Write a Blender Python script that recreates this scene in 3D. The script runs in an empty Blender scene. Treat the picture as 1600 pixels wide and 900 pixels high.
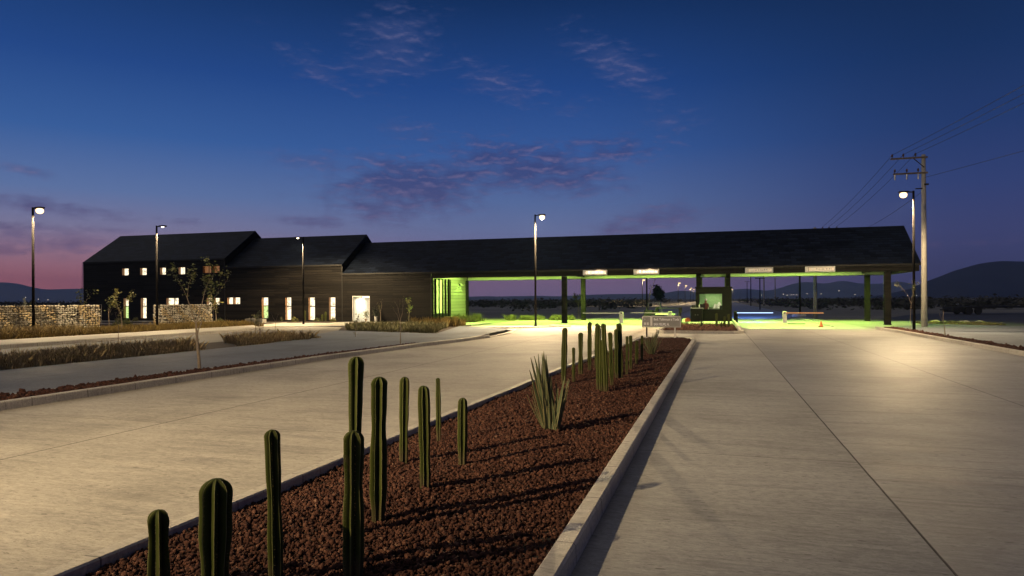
import bpy, math, random
import numpy as np
from mathutils import Vector, Matrix
random.seed(7); np.random.seed(7)
PI = math.pi
S = bpy.context.scene
C = S.collection

# ------------------------------------------------------------------ camera
F_PX = 1067.0
YAW = math.atan(318/1067.0); ROLL = 0.005
Fv = Vector((-math.sin(YAW), math.cos(YAW), 0)); Rv = Vector((math.cos(YAW), math.sin(YAW), 0)); Uv = Vector((0,0,1))
exv = math.cos(ROLL)*Rv - math.sin(ROLL)*Uv
eyv = math.sin(ROLL)*Rv + math.cos(ROLL)*Uv
cam_d = bpy.data.cameras.new('camera'); cam = bpy.data.objects.new('camera', cam_d); C.objects.link(cam)
cam.matrix_world = Matrix(((exv.x, eyv.x, -Fv.x, 0), (exv.y, eyv.y, -Fv.y, 0), (exv.z, eyv.z, -Fv.z, 2.0), (0,0,0,1)))
cam_d.sensor_width = 36; cam_d.lens = F_PX/1600*36; cam_d.shift_y = 18/1600
cam_d.clip_start = 0.1; cam_d.clip_end = 40000
S.camera = cam

S.view_settings.view_transform = 'Standard'; S.view_settings.look = 'None'
S.view_settings.exposure = 0; S.view_settings.gamma = 1
S.render.engine = 'CYCLES'
S.cycles.max_bounces = 5; S.cycles.diffuse_bounces = 3; S.cycles.glossy_bounces = 2
S.cycles.transparent_max_bounces = 6
S.cycles.sample_clamp_indirect = 4; S.cycles.use_denoising = True

def lin(c):
    f = lambda v: (v/12.92 if v <= .04045 else ((v+.055)/1.055)**2.4)
    return tuple(f(x/255) for x in c) + (1,)

# ------------------------------------------------------------------ world: dusk sky with afterglow on the left
W = bpy.data.worlds.new('World'); S.world = W; W.use_nodes = True
nt = W.node_tree; N = nt.nodes; L = nt.links
N.clear()
def nd(t, **kw):
    n = N.new(t)
    for k, v in kw.items(): setattr(n, k, v)
    return n
def M(op, a, b=None, c=None, clamp=False):
    n = nd('ShaderNodeMath', operation=op); n.use_clamp = clamp
    for i, v in enumerate((a, b, c)):
        if v is None: continue
        if isinstance(v, (int, float)): n.inputs[i].default_value = v
        else: L.new(v, n.inputs[i])
    return n.outputs[0]
def MIXC(f, a, b):
    n = nd('ShaderNodeMix', data_type='RGBA')
    for i, v in ((0, f), (6, a), (7, b)):
        if isinstance(v, (int, float)): n.inputs[i].default_value = v
        elif isinstance(v, tuple): n.inputs[i].default_value = v
        else: L.new(v, n.inputs[i])
    return n.outputs[2]
def RAMP(fac, stops, interp='LINEAR'):
    n = nd('ShaderNodeValToRGB'); cr = n.color_ramp; cr.interpolation = interp
    while len(cr.elements) < len(stops): cr.elements.new(0.5)
    for e, (p, c) in zip(cr.elements, stops):
        e.position = p; e.color = c
    L.new(fac, n.inputs[0]); return n.outputs[0]
tc = nd('ShaderNodeTexCoord'); sp = nd('ShaderNodeSeparateXYZ'); L.new(tc.outputs['Generated'], sp.inputs[0])
dx, dy, dz = sp.outputs
az = M('ARCTAN2', dx, dy)                      # radians, 0 = +Y, negative = left
el = M('ARCSINE', dz)
e1 = M('MULTIPLY', el, 2.0, clamp=True)        # 0..0.5 rad
def e(px): return math.atan(px/1067.0)*2.0
rl = RAMP(e1, [(0, lin((192,114,120))), (e(28), lin((188,114,122))), (e(60), lin((168,124,142))), (e(100), lin((132,128,162))),
               (e(150), lin((98,121,170))), (e(230), lin((58,97,160))), (e(330), lin((36,73,138))), (e(468), lin((20,51,100))), (1, lin((12,32,72)))])
rc = RAMP(e1, [(0, lin((132,112,148))), (e(28), lin((146,117,148))), (e(60), lin((122,114,156))), (e(110), lin((106,118,162))), (e(150), lin((90,112,162))),
               (e(230), lin((56,92,156))), (e(330), lin((34,71,136))), (e(468), lin((18,47,94))), (1, lin((10,28,62)))])
rr = RAMP(e1, [(0, lin((58,64,110))), (e(30), lin((68,68,108))), (e(90), lin((64,70,116))), (e(150), lin((52,67,118))),
               (e(230), lin((36,59,110))), (e(330), lin((24,50,96))), (e(468), lin((16,38,74))), (1, lin((9,23,52)))])
AZC = -YAW
def sm(a, b):  # smooth azimuth blend
    n = nd('ShaderNodeMapRange', interpolation_type='SMOOTHSTEP'); L.new(az, n.inputs[0])
    n.inputs[1].default_value = a; n.inputs[2].default_value = b; return n.outputs[0]
c1 = MIXC(sm(AZC-.62, AZC+.05), rl, rc)
c2 = MIXC(sm(AZC+.05, AZC+.62), c1, rr)
# clouds: small torn patches, positions are directions on the sky
cv = nd('ShaderNodeCombineXYZ'); L.new(M('MULTIPLY', az, 9.0), cv.inputs[0]); L.new(M('MULTIPLY', el, 26.0), cv.inputs[1])
def NOISE(vec, scale, detail=6, rough=.6, dist=0.0):
    n = nd('ShaderNodeTexNoise'); L.new(vec, n.inputs['Vector']); n.inputs['Scale'].default_value = scale
    n.inputs['Detail'].default_value = detail; n.inputs['Roughness'].default_value = rough; n.inputs['Distortion'].default_value = dist
    return n.outputs[0]
n_big = NOISE(cv.outputs[0], 1.5, 3, .5, .3); n_det = NOISE(cv.outputs[0], 3.3, 11, .62, .25)
cv2 = nd('ShaderNodeCombineXYZ'); L.new(M('MULTIPLY', az, 9.0), cv2.inputs[0]); L.new(M('MULTIPLY', M('SUBTRACT', el, .0045), 26.0), cv2.inputs[1])
n_low = NOISE(cv2.outputs[0], 3.3, 11, .62, .25)
lit = M('ADD', M('MULTIPLY', M('SUBTRACT', n_det, n_low), 4.5), .0, clamp=True)     # under-edges still catch the afterglow
def dirpx(px, py):
    d = (px-800)*exv - (py-468)*eyv + F_PX*Fv; d.normalize()
    return math.atan2(d.x, d.y), math.asin(d.z)
patches = [(640,295,110,40,1.05,.1,'d'),(830,262,130,34,.95,-.1,'d'),(720,270,110,26,.8,0,'d'),(930,235,90,18,.6,.05,'d'),(615,70,70,48,.9,.45,'p'),(780,130,75,24,.85,-.3,'p'),(960,100,85,26,1.0,-.55,'p'),
           (490,105,70,24,.7,-.45,'p'),(480,253,55,14,1.0,-.1,'p'),(570,245,70,12,.7,-.1,'p'),(650,205,80,16,.6,-.1,'p'),(1050,190,50,22,.5,.2,'p'),
           (1010,345,80,18,.8,.15,'d'),(50,268,40,8,.9,-.1,'p'),(100,380,120,20,.5,-.05,'d'),(90,325,110,14,.55,-.1,'d'),(500,346,50,9,.8,0,'d'),
           (60,355,120,8,.5,0,'d'),(290,343,40,7,.6,0,'d'),(970,245,80,12,.6,-.1,'p'),(20,390,90,9,.4,0,'d'),(1500,380,80,7,.3,0,'d'),(1040,228,40,9,.5,0,'p'),(895,168,40,12,.6,.1,'p')]
def accumulate(kind):
    tot = None
    for (px, py, sx, sy, amp, rot, k) in patches:
        if k != kind: continue
        a0, e0 = dirpx(px, py)
        dist = math.hypot(F_PX, px-800)
        ux = sx/dist; uy = sy/dist*1.02
        A = M('SUBTRACT', az, a0); B = M('SUBTRACT', el, e0)
        cr_, sr_ = math.cos(rot), math.sin(rot)
        u = M('MULTIPLY', M('ADD', M('MULTIPLY', A, cr_), M('MULTIPLY', B, sr_)), 1/ux)
        v = M('MULTIPLY', M('SUBTRACT', M('MULTIPLY', B, cr_), M('MULTIPLY', A, sr_)), 1/uy)
        r2 = M('ADD', M('MULTIPLY', u, u), M('MULTIPLY', v, v))
        g = M('MULTIPLY', M('EXPONENT', M('MULTIPLY', r2, -.85)), amp)
        tot = g if tot is None else M('MAXIMUM', tot, g)
    return tot
def cloudmask(g, lo, hi):
    v = M('ADD', M('MULTIPLY', g, .36), M('ADD', M('MULTIPLY', n_det, .75), M('MULTIPLY', n_big, .35)))
    v = M('MULTIPLY', M('SUBTRACT', v, lo), 1/(hi-lo), clamp=True)
    return M('MULTIPLY', v, M('MULTIPLY', g, 3.0, clamp=True), clamp=True)
gp = accumulate('p'); gd = accumulate('d')
mp = M('MULTIPLY', cloudmask(gp, .65, .99), .54)
md = M('MULTIPLY', cloudmask(gd, .60, .88), .82)
pc = RAMP(e1, [(0, lin((150,114,135))), (e(230), lin((124,116,156))), (1, lin((104,110,150)))])
c3 = MIXC(mp, c2, MIXC(lit, RAMP(e1, [(0, lin((96,84,122))), (e(230), lin((70,84,136))), (1, lin((62,78,128)))]), pc))
dark = RAMP(e1, [(0, lin((118,86,116))), (e(110), lin((88,82,124))), (e(190), lin((60,70,122))), (1, lin((56,70,120)))])
c5 = MIXC(md, c3, MIXC(lit, dark, lin((112,102,142))))
bg = nd('ShaderNodeBackground'); L.new(c5, bg.inputs[0]); bg.inputs[1].default_value = 1.0
out = nd('ShaderNodeOutputWorld'); L.new(bg.outputs[0], out.inputs[0])

# soft afterglow of the sun just below the horizon at left
sd_ = bpy.data.lights.new('afterglow_sun', 'SUN'); sd_.energy = .42; sd_.angle = math.radians(110); sd_.color = (1,.88,.62)
so_ = bpy.data.objects.new('afterglow_sun', sd_); C.objects.link(so_)
so_.rotation_euler = (math.radians(42), 0, math.radians(-60+0))   # shines from the left, towards the right

# ------------------------------------------------------------------ material helpers
def new_mat(name):
    m = bpy.data.materials.new(name); m.use_nodes = True
    b = m.node_tree.nodes['Principled BSDF']; return m, m.node_tree, b
class NT:
    def __init__(s, t): s.t = t; s.N = t.nodes; s.L = t.links
    def n(s, ty, **kw):
        x = s.N.new(ty)
        for k, v in kw.items(): setattr(x, k, v)
        return x
    def set(s, sock, v):
        if isinstance(v, (int, float, tuple)): sock.default_value = v
        else: s.L.new(v, sock)
    def math(s, op, a, b=None, c=None, clamp=False):
        x = s.n('ShaderNodeMath', operation=op); x.use_clamp = clamp
        for i, v in enumerate((a, b, c)):
            if v is not None: s.set(x.inputs[i], v)
        return x.outputs[0]
    def mix(s, f, a, b, bt='MIX'):
        x = s.n('ShaderNodeMix', data_type='RGBA', blend_type=bt)
        s.set(x.inputs[0], f); s.set(x.inputs[6], a); s.set(x.inputs[7], b); return x.outputs[2]
    def pos(s, sx=1, sy=1, sz=1, obj=False):
        if obj: o = s.n('ShaderNodeTexCoord').outputs['Object']
        else: o = s.n('ShaderNodeNewGeometry').outputs['Position']
        m = s.n('ShaderNodeMapping'); s.L.new(o, m.inputs[0]); m.inputs['Scale'].default_value = (sx, sy, sz); return m.outputs[0]
    def noise(s, vec, scale, detail=5, rough=.6, dist=0.):
        x = s.n('ShaderNodeTexNoise'); s.L.new(vec, x.inputs['Vector']); x.inputs['Scale'].default_value = scale
        x.inputs['Detail'].default_value = detail; x.inputs['Roughness'].default_value = rough; x.inputs['Distortion'].default_value = dist
        return x.outputs[0]
    def ramp(s, f, stops):
        x = s.n('ShaderNodeValToRGB'); cr = x.color_ramp
        while len(cr.elements) < len(stops): cr.elements.new(.5)
        for el_, (p, c) in zip(cr.elements, stops):
            el_.position = p; el_.color = c if len(c) == 4 else tuple(c)+(1,)
        s.L.new(f, x.inputs[0]); return x.outputs[0]
    def bump(s, h, strength=.3, dist=.02):
        x = s.n('ShaderNodeBump'); s.L.new(h, x.inputs['Height']); x.inputs['Strength'].default_value = strength
        x.inputs['Distance'].default_value = dist; return x.outputs[0]
def simple(name, col, rough=.6, metal=0., var=.25, scale=6., bump=.15, spec=.5):
    m, t, b = new_mat(name); q = NT(t)
    p = q.pos(obj=True); n1 = q.noise(p, scale, 5)
    lo = tuple(c*(1-var) for c in col); hi = tuple(min(1, c*(1+var)) for c in col)
    q.L.new(q.ramp(n1, [(.3, lo), (.7, hi)]), b.inputs['Base Color'])
    b.inputs['Roughness'].default_value = rough; b.inputs['Metallic'].default_value = metal
    b.inputs['Specular IOR Level'].default_value = spec
    if bump: q.L.new(q.bump(q.noise(p, scale*6, 3), bump, .01), b.inputs['Normal'])
    return m
def emis(name, col, strength):
    m, t, b = new_mat(name)
    b.inputs['Base Color'].default_value = (.02,.02,.02,1)
    b.inputs['Emission Color'].default_value = tuple(col)+(1,); b.inputs['Emission Strength'].default_value = strength
    return m

def concrete(name, base, joints_x=(), trans=4.5, streak=True, rough=.55, toff=0., warm=(1,.94,.84), lane=None):
    m, t, b = new_mat(name); q = NT(t)
    g = q.n('ShaderNodeNewGeometry'); sx = q.n('ShaderNodeSeparateXYZ'); q.L.new(g.outputs['Position'], sx.inputs[0])
    X, Y = sx.outputs[0], sx.outputs[1]
    big = q.noise(q.pos(.35,.35,.35), 1.0, 5, .6, .4)
    st = q.noise(q.pos(.35,3.2,1), 1.6, 7, .65, .6)          # transverse broom / tyre streaks
    st2 = q.noise(q.pos(3.0,26.,1), 1.2, 4, .7)
    fine = q.noise(q.pos(1,1,1), 38., 4, .7); mid = q.noise(q.pos(2.2,7.,1), 2.2, 6, .75, .5)
    v = q.math('ADD', q.math('MULTIPLY', big, .5), q.math('MULTIPLY', st, .45 if streak else .1))
    v = q.math('ADD', v, q.math('MULTIPLY', st2, .14)); v = q.math('ADD', v, q.math('MULTIPLY', fine, .16)); v = q.math('ADD', v, q.math('MULTIPLY', q.math('SUBTRACT', mid, .5), .32))
    if not streak: v = q.math('ADD', v, .17)
    k = (base*warm[0], base*warm[1], base*warm[2])
    c = q.ramp(v, [(.48, tuple(x*.55 for x in k)), (.61, tuple(x*.92 for x in k)), (.76, tuple(x*1.22 for x in k))])
    gr = q.noise(q.pos(9.,24.,30.), 1.0, 5, .8)                # granular mottle, 3-10 cm
    c = q.mix(q.math('MULTIPLY', q.math('SUBTRACT', .56, gr, clamp=True), 2.6, clamp=True), c, tuple(x*.45 for x in k)+(1,))
    pit = q.math('GREATER_THAN', q.noise(q.pos(13.,42.,40.), 1.0, 3, .6), .67)
    c = q.mix(q.math('MULTIPLY', pit, .65), c, (.06,.052,.045,1))
    if lane is not None:                                     # grit and dust swept against the kerbs
        for kx in (-12.55, -4.4, -1.0, 9.9):
            dk = q.math('SUBTRACT', 1., q.math('MULTIPLY', q.math('ABSOLUTE', q.math('SUBTRACT', X, kx)), 2.6), clamp=True)
            dk = q.math('MULTIPLY', q.math('MULTIPLY', dk, q.math('MULTIPLY', q.noise(q.pos(2.5,.9,1), 2., 6, .75), 1.7)), .5, clamp=True)
            c = q.mix(dk, c, (.10,.075,.055,1))
    if lane is not None:                                     # rougher, darker, more worn lane right of the long joint
        lm_ = q.math('GREATER_THAN', X, lane)
        c = q.mix(q.math('MULTIPLY', q.math('GREATER_THAN', X, -2.), .55), c, q.mix(1., c, (.86,.95,1.12,1), 'MULTIPLY'))
        ln_ = q.math('GREATER_THAN', q.noise(q.pos(.10,3.4,1), 1.5, 5, .6, .3), .60)
        c = q.mix(q.math('MULTIPLY', q.math('MULTIPLY', ln_, lm_), .38), c, tuple(x*.35 for x in k)+(1,))
        wear = q.noise(q.pos(.5,1.6,1), 1.4, 6, .75, .5)
        c = q.mix(q.math('MULTIPLY', lm_, q.math('MULTIPLY', q.math('SUBTRACT', .56, wear, clamp=True), 2.4, clamp=True)), c, tuple(x*.58 for x in k)+(1,))
    # scattered dark specks and stains
    vo = q.n('ShaderNodeTexVoronoi'); q.L.new(q.pos(2.2,5.5,1), vo.inputs['Vector']); vo.inputs['Scale'].default_value = 1.0
    spk = q.math('LESS_THAN', vo.outputs['Distance'], .085)
    c = q.mix(q.math('MULTIPLY', spk, .5), c, (.05,.045,.04,1))
    vo2 = q.n('ShaderNodeTexVoronoi'); q.L.new(q.pos(5.,16.,1), vo2.inputs['Vector']); vo2.inputs['Scale'].default_value = 1.0
    c = q.mix(q.math('MULTIPLY', q.math('LESS_THAN', vo2.outputs['Distance'], .12), .42), c, (.05,.045,.04,1))
    stn = q.math('MULTIPLY', q.math('SUBTRACT', q.noise(q.pos(.22,.6,1), 1.1, 6, .7, 1.2), .58), 4, clamp=True)
    c = q.mix(q.math('MULTIPLY', stn, .3), c, (.09,.08,.07,1))
    wob = q.math('MULTIPLY', q.math('SUBTRACT', q.noise(q.pos(1,1,1), 1.3, 3), .5), .05)
    jm = None
    for jx in joints_x:
        d = q.math('LESS_THAN', q.math('ABSOLUTE', q.math('ADD', q.math('SUBTRACT', X, jx), q.math('MULTIPLY', wob, .25))), .011)
        jm = d if jm is None else q.math('MAXIMUM', jm, d)
    if trans:
        md_ = q.math('ABSOLUTE', q.math('SUBTRACT', q.math('FRACT', q.math('DIVIDE', q.math('ADD', q.math('ADD', Y, toff), wob), trans)), .5))
        d = q.math('MULTIPLY', q.math('LESS_THAN', md_, .008/trans), .7)
        jm = d if jm is None else q.math('MAXIMUM', jm, d)
    crk = q.n('ShaderNodeTexVoronoi', feature='DISTANCE_TO_EDGE'); q.L.new(q.pos(.16,.13,1), crk.inputs['Vector']); crk.inputs['Scale'].default_value = 1.
    crm = q.math('MULTIPLY', q.math('LESS_THAN', q.math('ADD', crk.outputs['Distance'], q.math('MULTIPLY', wob, .3)), .0013), .35)
    if jm is None: jm = q.math('MULTIPLY', crm, 0.)
    c = q.mix(jm, c, (.035,.03,.028,1))
    q.L.new(c, b.inputs['Base Color'])
    rg = q.math('ADD', q.math('MULTIPLY', st, .9), rough-.45)
    if lane is not None: rg = q.math('SUBTRACT', rg, q.math('MULTIPLY', q.math('GREATER_THAN', X, lane), .25))
    q.L.new(rg, b.inputs['Roughness'])
    h = q.math('ADD', q.math('ADD', q.math('MULTIPLY', fine, .35), q.math('MULTIPLY', gr, .6)), q.math('ADD', q.math('MULTIPLY', st, .5), q.math('MULTIPLY', st2, .35)))
    h = q.math('SUBTRACT', h, jm)
    q.L.new(q.bump(h, .45, .02), b.inputs['Normal'])
    b.inputs['Specular IOR Level'].default_value = .35
    return m

MAT = {}
MAT['road'] = concrete('road_concrete', .40, (1.65, 5.4, -8.7), 6.1, rough=.78, lane=1.65)
MAT['walk'] = concrete('walk_concrete', .19, (-16.4,), 3.0, rough=.7, warm=(.84,.95,1.12))
MAT['walk_light'] = concrete('pale_walk_concrete', .5, (), 2.0, streak=False, rough=.6)
MAT['kerb'] = concrete('kerb_concrete', .48, (), 1.22, streak=False, rough=.65, toff=.4)
MAT['asphalt'] = concrete('asphalt', .10, (), 0, rough=.75, warm=(1,1,1))
MAT['lane'] = concrete('parking_lane', .22, (), 0, rough=.7)
MAT['pole_black'] = simple('matt_pole_paint', (.010,.009,.009), .85, bump=0, spec=.05)
MAT['metal_dark'] = simple('dark_metal', (.018,.017,.016), .55, .0, bump=.03, spec=.2)
MAT['steel'] = simple('galvanised_steel', (.4,.4,.4), .4, .6, bump=.03)
MAT['white'] = simple('white_paint', (.72,.7,.66), .5, bump=.03, var=.08)
MAT['conc_pole'] = simple('pole_concrete', (.33,.31,.28), .75, scale=3, var=.15)
MAT['spine'] = simple('spine', (.26,.21,.13), .6, bump=0)
MAT['rubber'] = simple('rubber', (.02,.02,.02), .8)
MAT['wood_arm'] = simple('weathered_timber', (.09,.07,.05), .8)
MAT['ceramic'] = simple('brown_porcelain', (.06,.03,.02), .3)
MAT['plaster'] = simple('pale_plaster', (.6,.6,.56), .7, bump=.05, var=.06)
MAT['glass_dark'] = simple('dark_glass', (.03,.035,.04), .08, 0, bump=0)
MAT['orange'] = simple('orange_plastic', (.55,.12,.03), .5)
MAT['grey_sign'] = simple('sign_grey', (.20,.20,.20), .45, .1, var=.1, bump=.02)
MAT['stone'] = simple('pale_stone', (.45,.42,.36), .85, var=.35, scale=2.5, bump=.5)
MAT['stone2'] = simple('tan_stone', (.42,.33,.20), .85, var=.35, scale=2.5, bump=.5)
MAT['stone_dk'] = simple('dull_stone', (.17,.15,.12), .9, var=.35, scale=2.5, bump=.5)
MAT['gab_core'] = simple('gabion_core', (.07,.06,.045), .95)
MAT['bark'] = simple('bark', (.24,.19,.14), .85, scale=9)
MAT['soil'] = simple('soil', (.035,.022,.015), .95, scale=3, var=.5, bump=.6)
def leafmat(name, a, b_, rough=.6):
    m, t, b = new_mat(name); q = NT(t)
    n1 = q.noise(q.pos(), 3.5, 3)
    rnd = q.n('ShaderNodeTexWhiteNoise', noise_dimensions='3D'); q.L.new(q.n('ShaderNodeNewGeometry').outputs['Normal'], rnd.inputs[0])
    f = q.math('ADD', q.math('MULTIPLY', n1, .6), q.math('MULTIPLY', rnd.outputs[0], .45))
    q.L.new(q.ramp(f, [(.3, a), (.8, b_)]), b.inputs['Base Color']); b.inputs['Roughness'].default_value = rough
    return m
MAT['leaf'] = leafmat('leaf_olive', (.05,.07,.02), (.13,.13,.04))
MAT['leaf_y'] = leafmat('leaf_yellow_green', (.10,.11,.02), (.22,.19,.05))
MAT['leaf_dk'] = leafmat('leaf_dark', (.012,.016,.010), (.035,.042,.022))
MAT['grass_brown'] = leafmat('grass_brown', (.20,.155,.075), (.50,.38,.18), .8)
MAT['grass_yellow'] = leafmat('grass_yellow', (.12,.08,.02), (.34,.24,.06), .8)
MAT['grass_green'] = leafmat('grass_green', (.085,.085,.035), (.22,.20,.08), .7)
MAT['scrub'] = leafmat('scrub', (.035,.033,.024), (.10,.09,.06), .9)

def cladding(name, col, pitch, depthmul, rough, zmul=1.0, brick=True, var=.5, spec=.5):
    m, t, b = new_mat(name); q = NT(t)
    g = q.n('ShaderNodeNewGeometry'); s_ = q.n('ShaderNodeSeparateXYZ'); q.L.new(g.outputs['Position'], s_.inputs[0])
    cx = q.n('ShaderNodeCombineXYZ'); q.L.new(q.math('ADD', s_.outputs[0], q.math('MULTIPLY', s_.outputs[1], .0)), cx.inputs[0]); q.L.new(q.math('MULTIPLY', s_.outputs[2], zmul), cx.inputs[1])
    br = q.n('ShaderNodeTexBrick'); q.L.new(cx.outputs[0], br.inputs['Vector'])
    br.inputs['Scale'].default_value = 1; br.inputs['Brick Width'].default_value = pitch*(2.2 if brick else 14); br.inputs['Row Height'].default_value = pitch
    br.inputs['Mortar Size'].default_value = pitch*.09; br.inputs['Mortar Smooth'].default_value = .3
    br.inputs['Color1'].default_value = tuple(c*(1-var) for c in col)+(1,); br.inputs['Color2'].default_value = tuple(c*(1+var) for c in col)+(1,)
    br.inputs['Mortar'].default_value = tuple(c*.25 for c in col)+(1,)
    n1 = q.noise(q.pos(.3,.3,.5), 1.2, 5)
    c = q.mix(.3, br.outputs['Color'], q.ramp(n1, [(.3, tuple(c*.6 for c in col)), (.7, tuple(c*1.4 for c in col))]))
    q.L.new(c, b.inputs['Base Color']); b.inputs['Roughness'].default_value = rough; b.inputs['Specular IOR Level'].default_value = spec
    h = q.math('ADD', q.math('SUBTRACT', 1., br.outputs['Fac']), q.math('MULTIPLY', q.math('FRACT', q.math('DIVIDE', q.math('MULTIPLY', s_.outputs[2], zmul), pitch)), -.8))
    q.L.new(q.bump(h, .5, depthmul), b.inputs['Normal'])
    return m
MAT['wall'] = cladding('dark_board_cladding', (.010,.0085,.007), .22, .03, .6, brick=False, spec=.12, var=.7)
MAT['roof'] = cladding('dark_roof_tiles', (.009,.013,.024), .36, .05, .5, zmul=1.79, spec=.14, var=.85)
MAT['trim'] = simple('dark_trim', (.010,.009,.009), .6, var=.2, bump=0, spec=.12)
MAT['lining'] = cladding('pale_lining_boards', (.50,.50,.46), .16, .02, .7, brick=False, var=.15)

# ------------------------------------------------------------------ mesh helpers
def tag(o, label=None, cat=None, group=None, kind=None):
    if label: o['label'] = label
    if cat: o['category'] = cat
    if group: o['group'] = group
    if kind: o['kind'] = kind
    return o
def empty(name, loc, label=None, cat=None, group=None, rz=0.):
    o = bpy.data.objects.new(name, None); C.objects.link(o); o.location = loc; o.rotation_euler = (0,0,rz); o.empty_display_size = .2
    return tag(o, label, cat, group)
class MB:
    def __init__(s): s.v = []; s.f = []; s.mi = []
    def add(s, vs, fs, m=0):
        o = len(s.v); s.v += [tuple(v) for v in vs]; s.f += [tuple(i+o for i in f) for f in fs]; s.mi += [m]*len(fs); return s
    def box(s, x0, x1, y0, y1, z0, z1, bev=0., m=0):
        if bev <= 0:
            return s.add([(x0,y0,z0),(x1,y0,z0),(x1,y1,z0),(x0,y1,z0),(x0,y0,z1),(x1,y0,z1),(x1,y1,z1),(x0,y1,z1)],
                         [(0,3,2,1),(4,5,6,7),(0,1,5,4),(1,2,6,5),(2,3,7,6),(3,0,4,7)], m)
        b = bev
        ring = lambda i, z: [(x0+i+b,y0+i,z),(x1-i-b,y0+i,z),(x1-i,y0+i+b,z),(x1-i,y1-i-b,z),(x1-i-b,y1-i,z),(x0+i+b,y1-i,z),(x0+i,y1-i-b,z),(x0+i,y0+i+b,z)]
        r = ring(b*.6, z0)+ring(0, z0+b)+ring(0, z1-b)+ring(b*.6, z1)
        fs = [tuple(range(7,-1,-1)), tuple(range(24,32))]
        for k in range(3):
            for i in range(8): j = (i+1) % 8; fs.append((k*8+i, k*8+j, k*8+8+j, k*8+8+i))
        return s.add(r, fs, m)
    def tube(s, pts, rads, n=10, cap=True, m=0):
        pts = [Vector(p) for p in pts]; rings = []; vs = []
        for i, p in enumerate(pts):
            d = (pts[min(i+1, len(pts)-1)] - pts[max(i-1, 0)]).normalized()
            a = d.cross(Vector((0,0,1)) if abs(d.z) < .9 else Vector((1,0,0))).normalized(); b = d.cross(a).normalized()
            r = rads[i] if isinstance(rads, (list, tuple)) else rads
            for k in range(n):
                t = 2*PI*k/n; vs.append(p + a*math.cos(t)*r + b*math.sin(t)*r)
        fs = []
        for i in range(len(pts)-1):
            for k in range(n):
                k2 = (k+1) % n; fs.append((i*n+k, i*n+k2, (i+1)*n+k2, (i+1)*n+k))
        if cap: fs.append(tuple(range(n-1,-1,-1))); fs.append(tuple(range((len(pts)-1)*n, len(pts)*n)))
        return s.add(vs, fs, m)
    def lathe(s, c, prof, n=16, m=0):
        vs = []
        for (r, z) in prof:
            for k in range(n):
                t = 2*PI*k/n; vs.append((c[0]+r*math.cos(t), c[1]+r*math.sin(t), c[2]+z))
        fs = []
        for i in range(len(prof)-1):
            for k in range(n):
                k2 = (k+1) % n; fs.append((i*n+k, i*n+k2, (i+1)*n+k2, (i+1)*n+k))
        fs.append(tuple(range(n-1,-1,-1))); fs.append(tuple(range((len(prof)-1)*n, len(prof)*n)))
        return s.add(vs, fs, m)
    def poly(s, pts, z, m=0): return s.add([(p[0],p[1],z) for p in pts], [tuple(range(len(pts)))], m)
    def prism(s, pts, z0, z1, m=0):
        n = len(pts); vs = [(p[0],p[1],z0) for p in pts]+[(p[0],p[1],z1) for p in pts]
        fs = [tuple(range(n-1,-1,-1)), tuple(range(n, 2*n))]+[(i,(i+1)%n,(i+1)%n+n,i+n) for i in range(n)]
        return s.add(vs, fs, m)
    def build(s, name, mats, parent=None, smooth=False, kind=None):
        me = bpy.data.meshes.new(name); me.from_pydata(s.v, [], s.f)
        if not isinstance(mats, (list, tuple)): mats = [mats]
        for m in mats: me.materials.append(m)
        if len(mats) > 1: me.polygons.foreach_set('material_index', s.mi)
        if smooth: me.polygons.foreach_set('use_smooth', [True]*len(s.f))
        me.update()
        o = bpy.data.objects.new(name, me); C.objects.link(o)
        if parent: o.parent = parent
        if kind: o['kind'] = kind
        return o
def copy_tree(o, parent=None):
    c = o.copy(); C.objects.link(c)
    if parent: c.parent = parent
    for ch in list(o.children): copy_tree(ch, c)
    return c
def np_mesh(name, V, Fc, mat, n=3, kind='stuff', smooth=False):
    me = bpy.data.meshes.new(name)
    me.vertices.add(len(V)); me.vertices.foreach_set('co', np.ascontiguousarray(V, dtype=np.float32).ravel())
    me.loops.add(len(Fc)*n); me.loops.foreach_set('vertex_index', np.ascontiguousarray(Fc, dtype=np.int32).ravel())
    me.polygons.add(len(Fc)); me.polygons.foreach_set('loop_start', np.arange(0, len(Fc)*n, n, dtype=np.int32))
    me.polygons.foreach_set('loop_total', np.full(len(Fc), n, dtype=np.int32))
    if smooth: me.polygons.foreach_set('use_smooth', np.ones(len(Fc), dtype=bool))
    me.materials.append(mat); me.update(calc_edges=True); me.validate()
    o = bpy.data.objects.new(name, me); C.objects.link(o); o['kind'] = kind
    return o
def light(kind, name, loc, energy, color, parent=None, size=.1, rot=(0,0,0), spot=None, blend=.3, size_y=None):
    d = bpy.data.lights.new(name, kind); d.energy = energy; d.color = color
    if kind == 'AREA':
        d.size = size
        if size_y: d.shape = 'RECTANGLE'; d.size_y = size_y
        else: d.shape = 'DISK'
    else: d.shadow_soft_size = size
    if kind == 'SPOT': d.spot_size = spot; d.spot_blend = blend
    o = bpy.data.objects.new(name, d); C.objects.link(o); o.location = loc; o.rotation_euler = rot
    if parent: o.parent = parent
    return o

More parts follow.
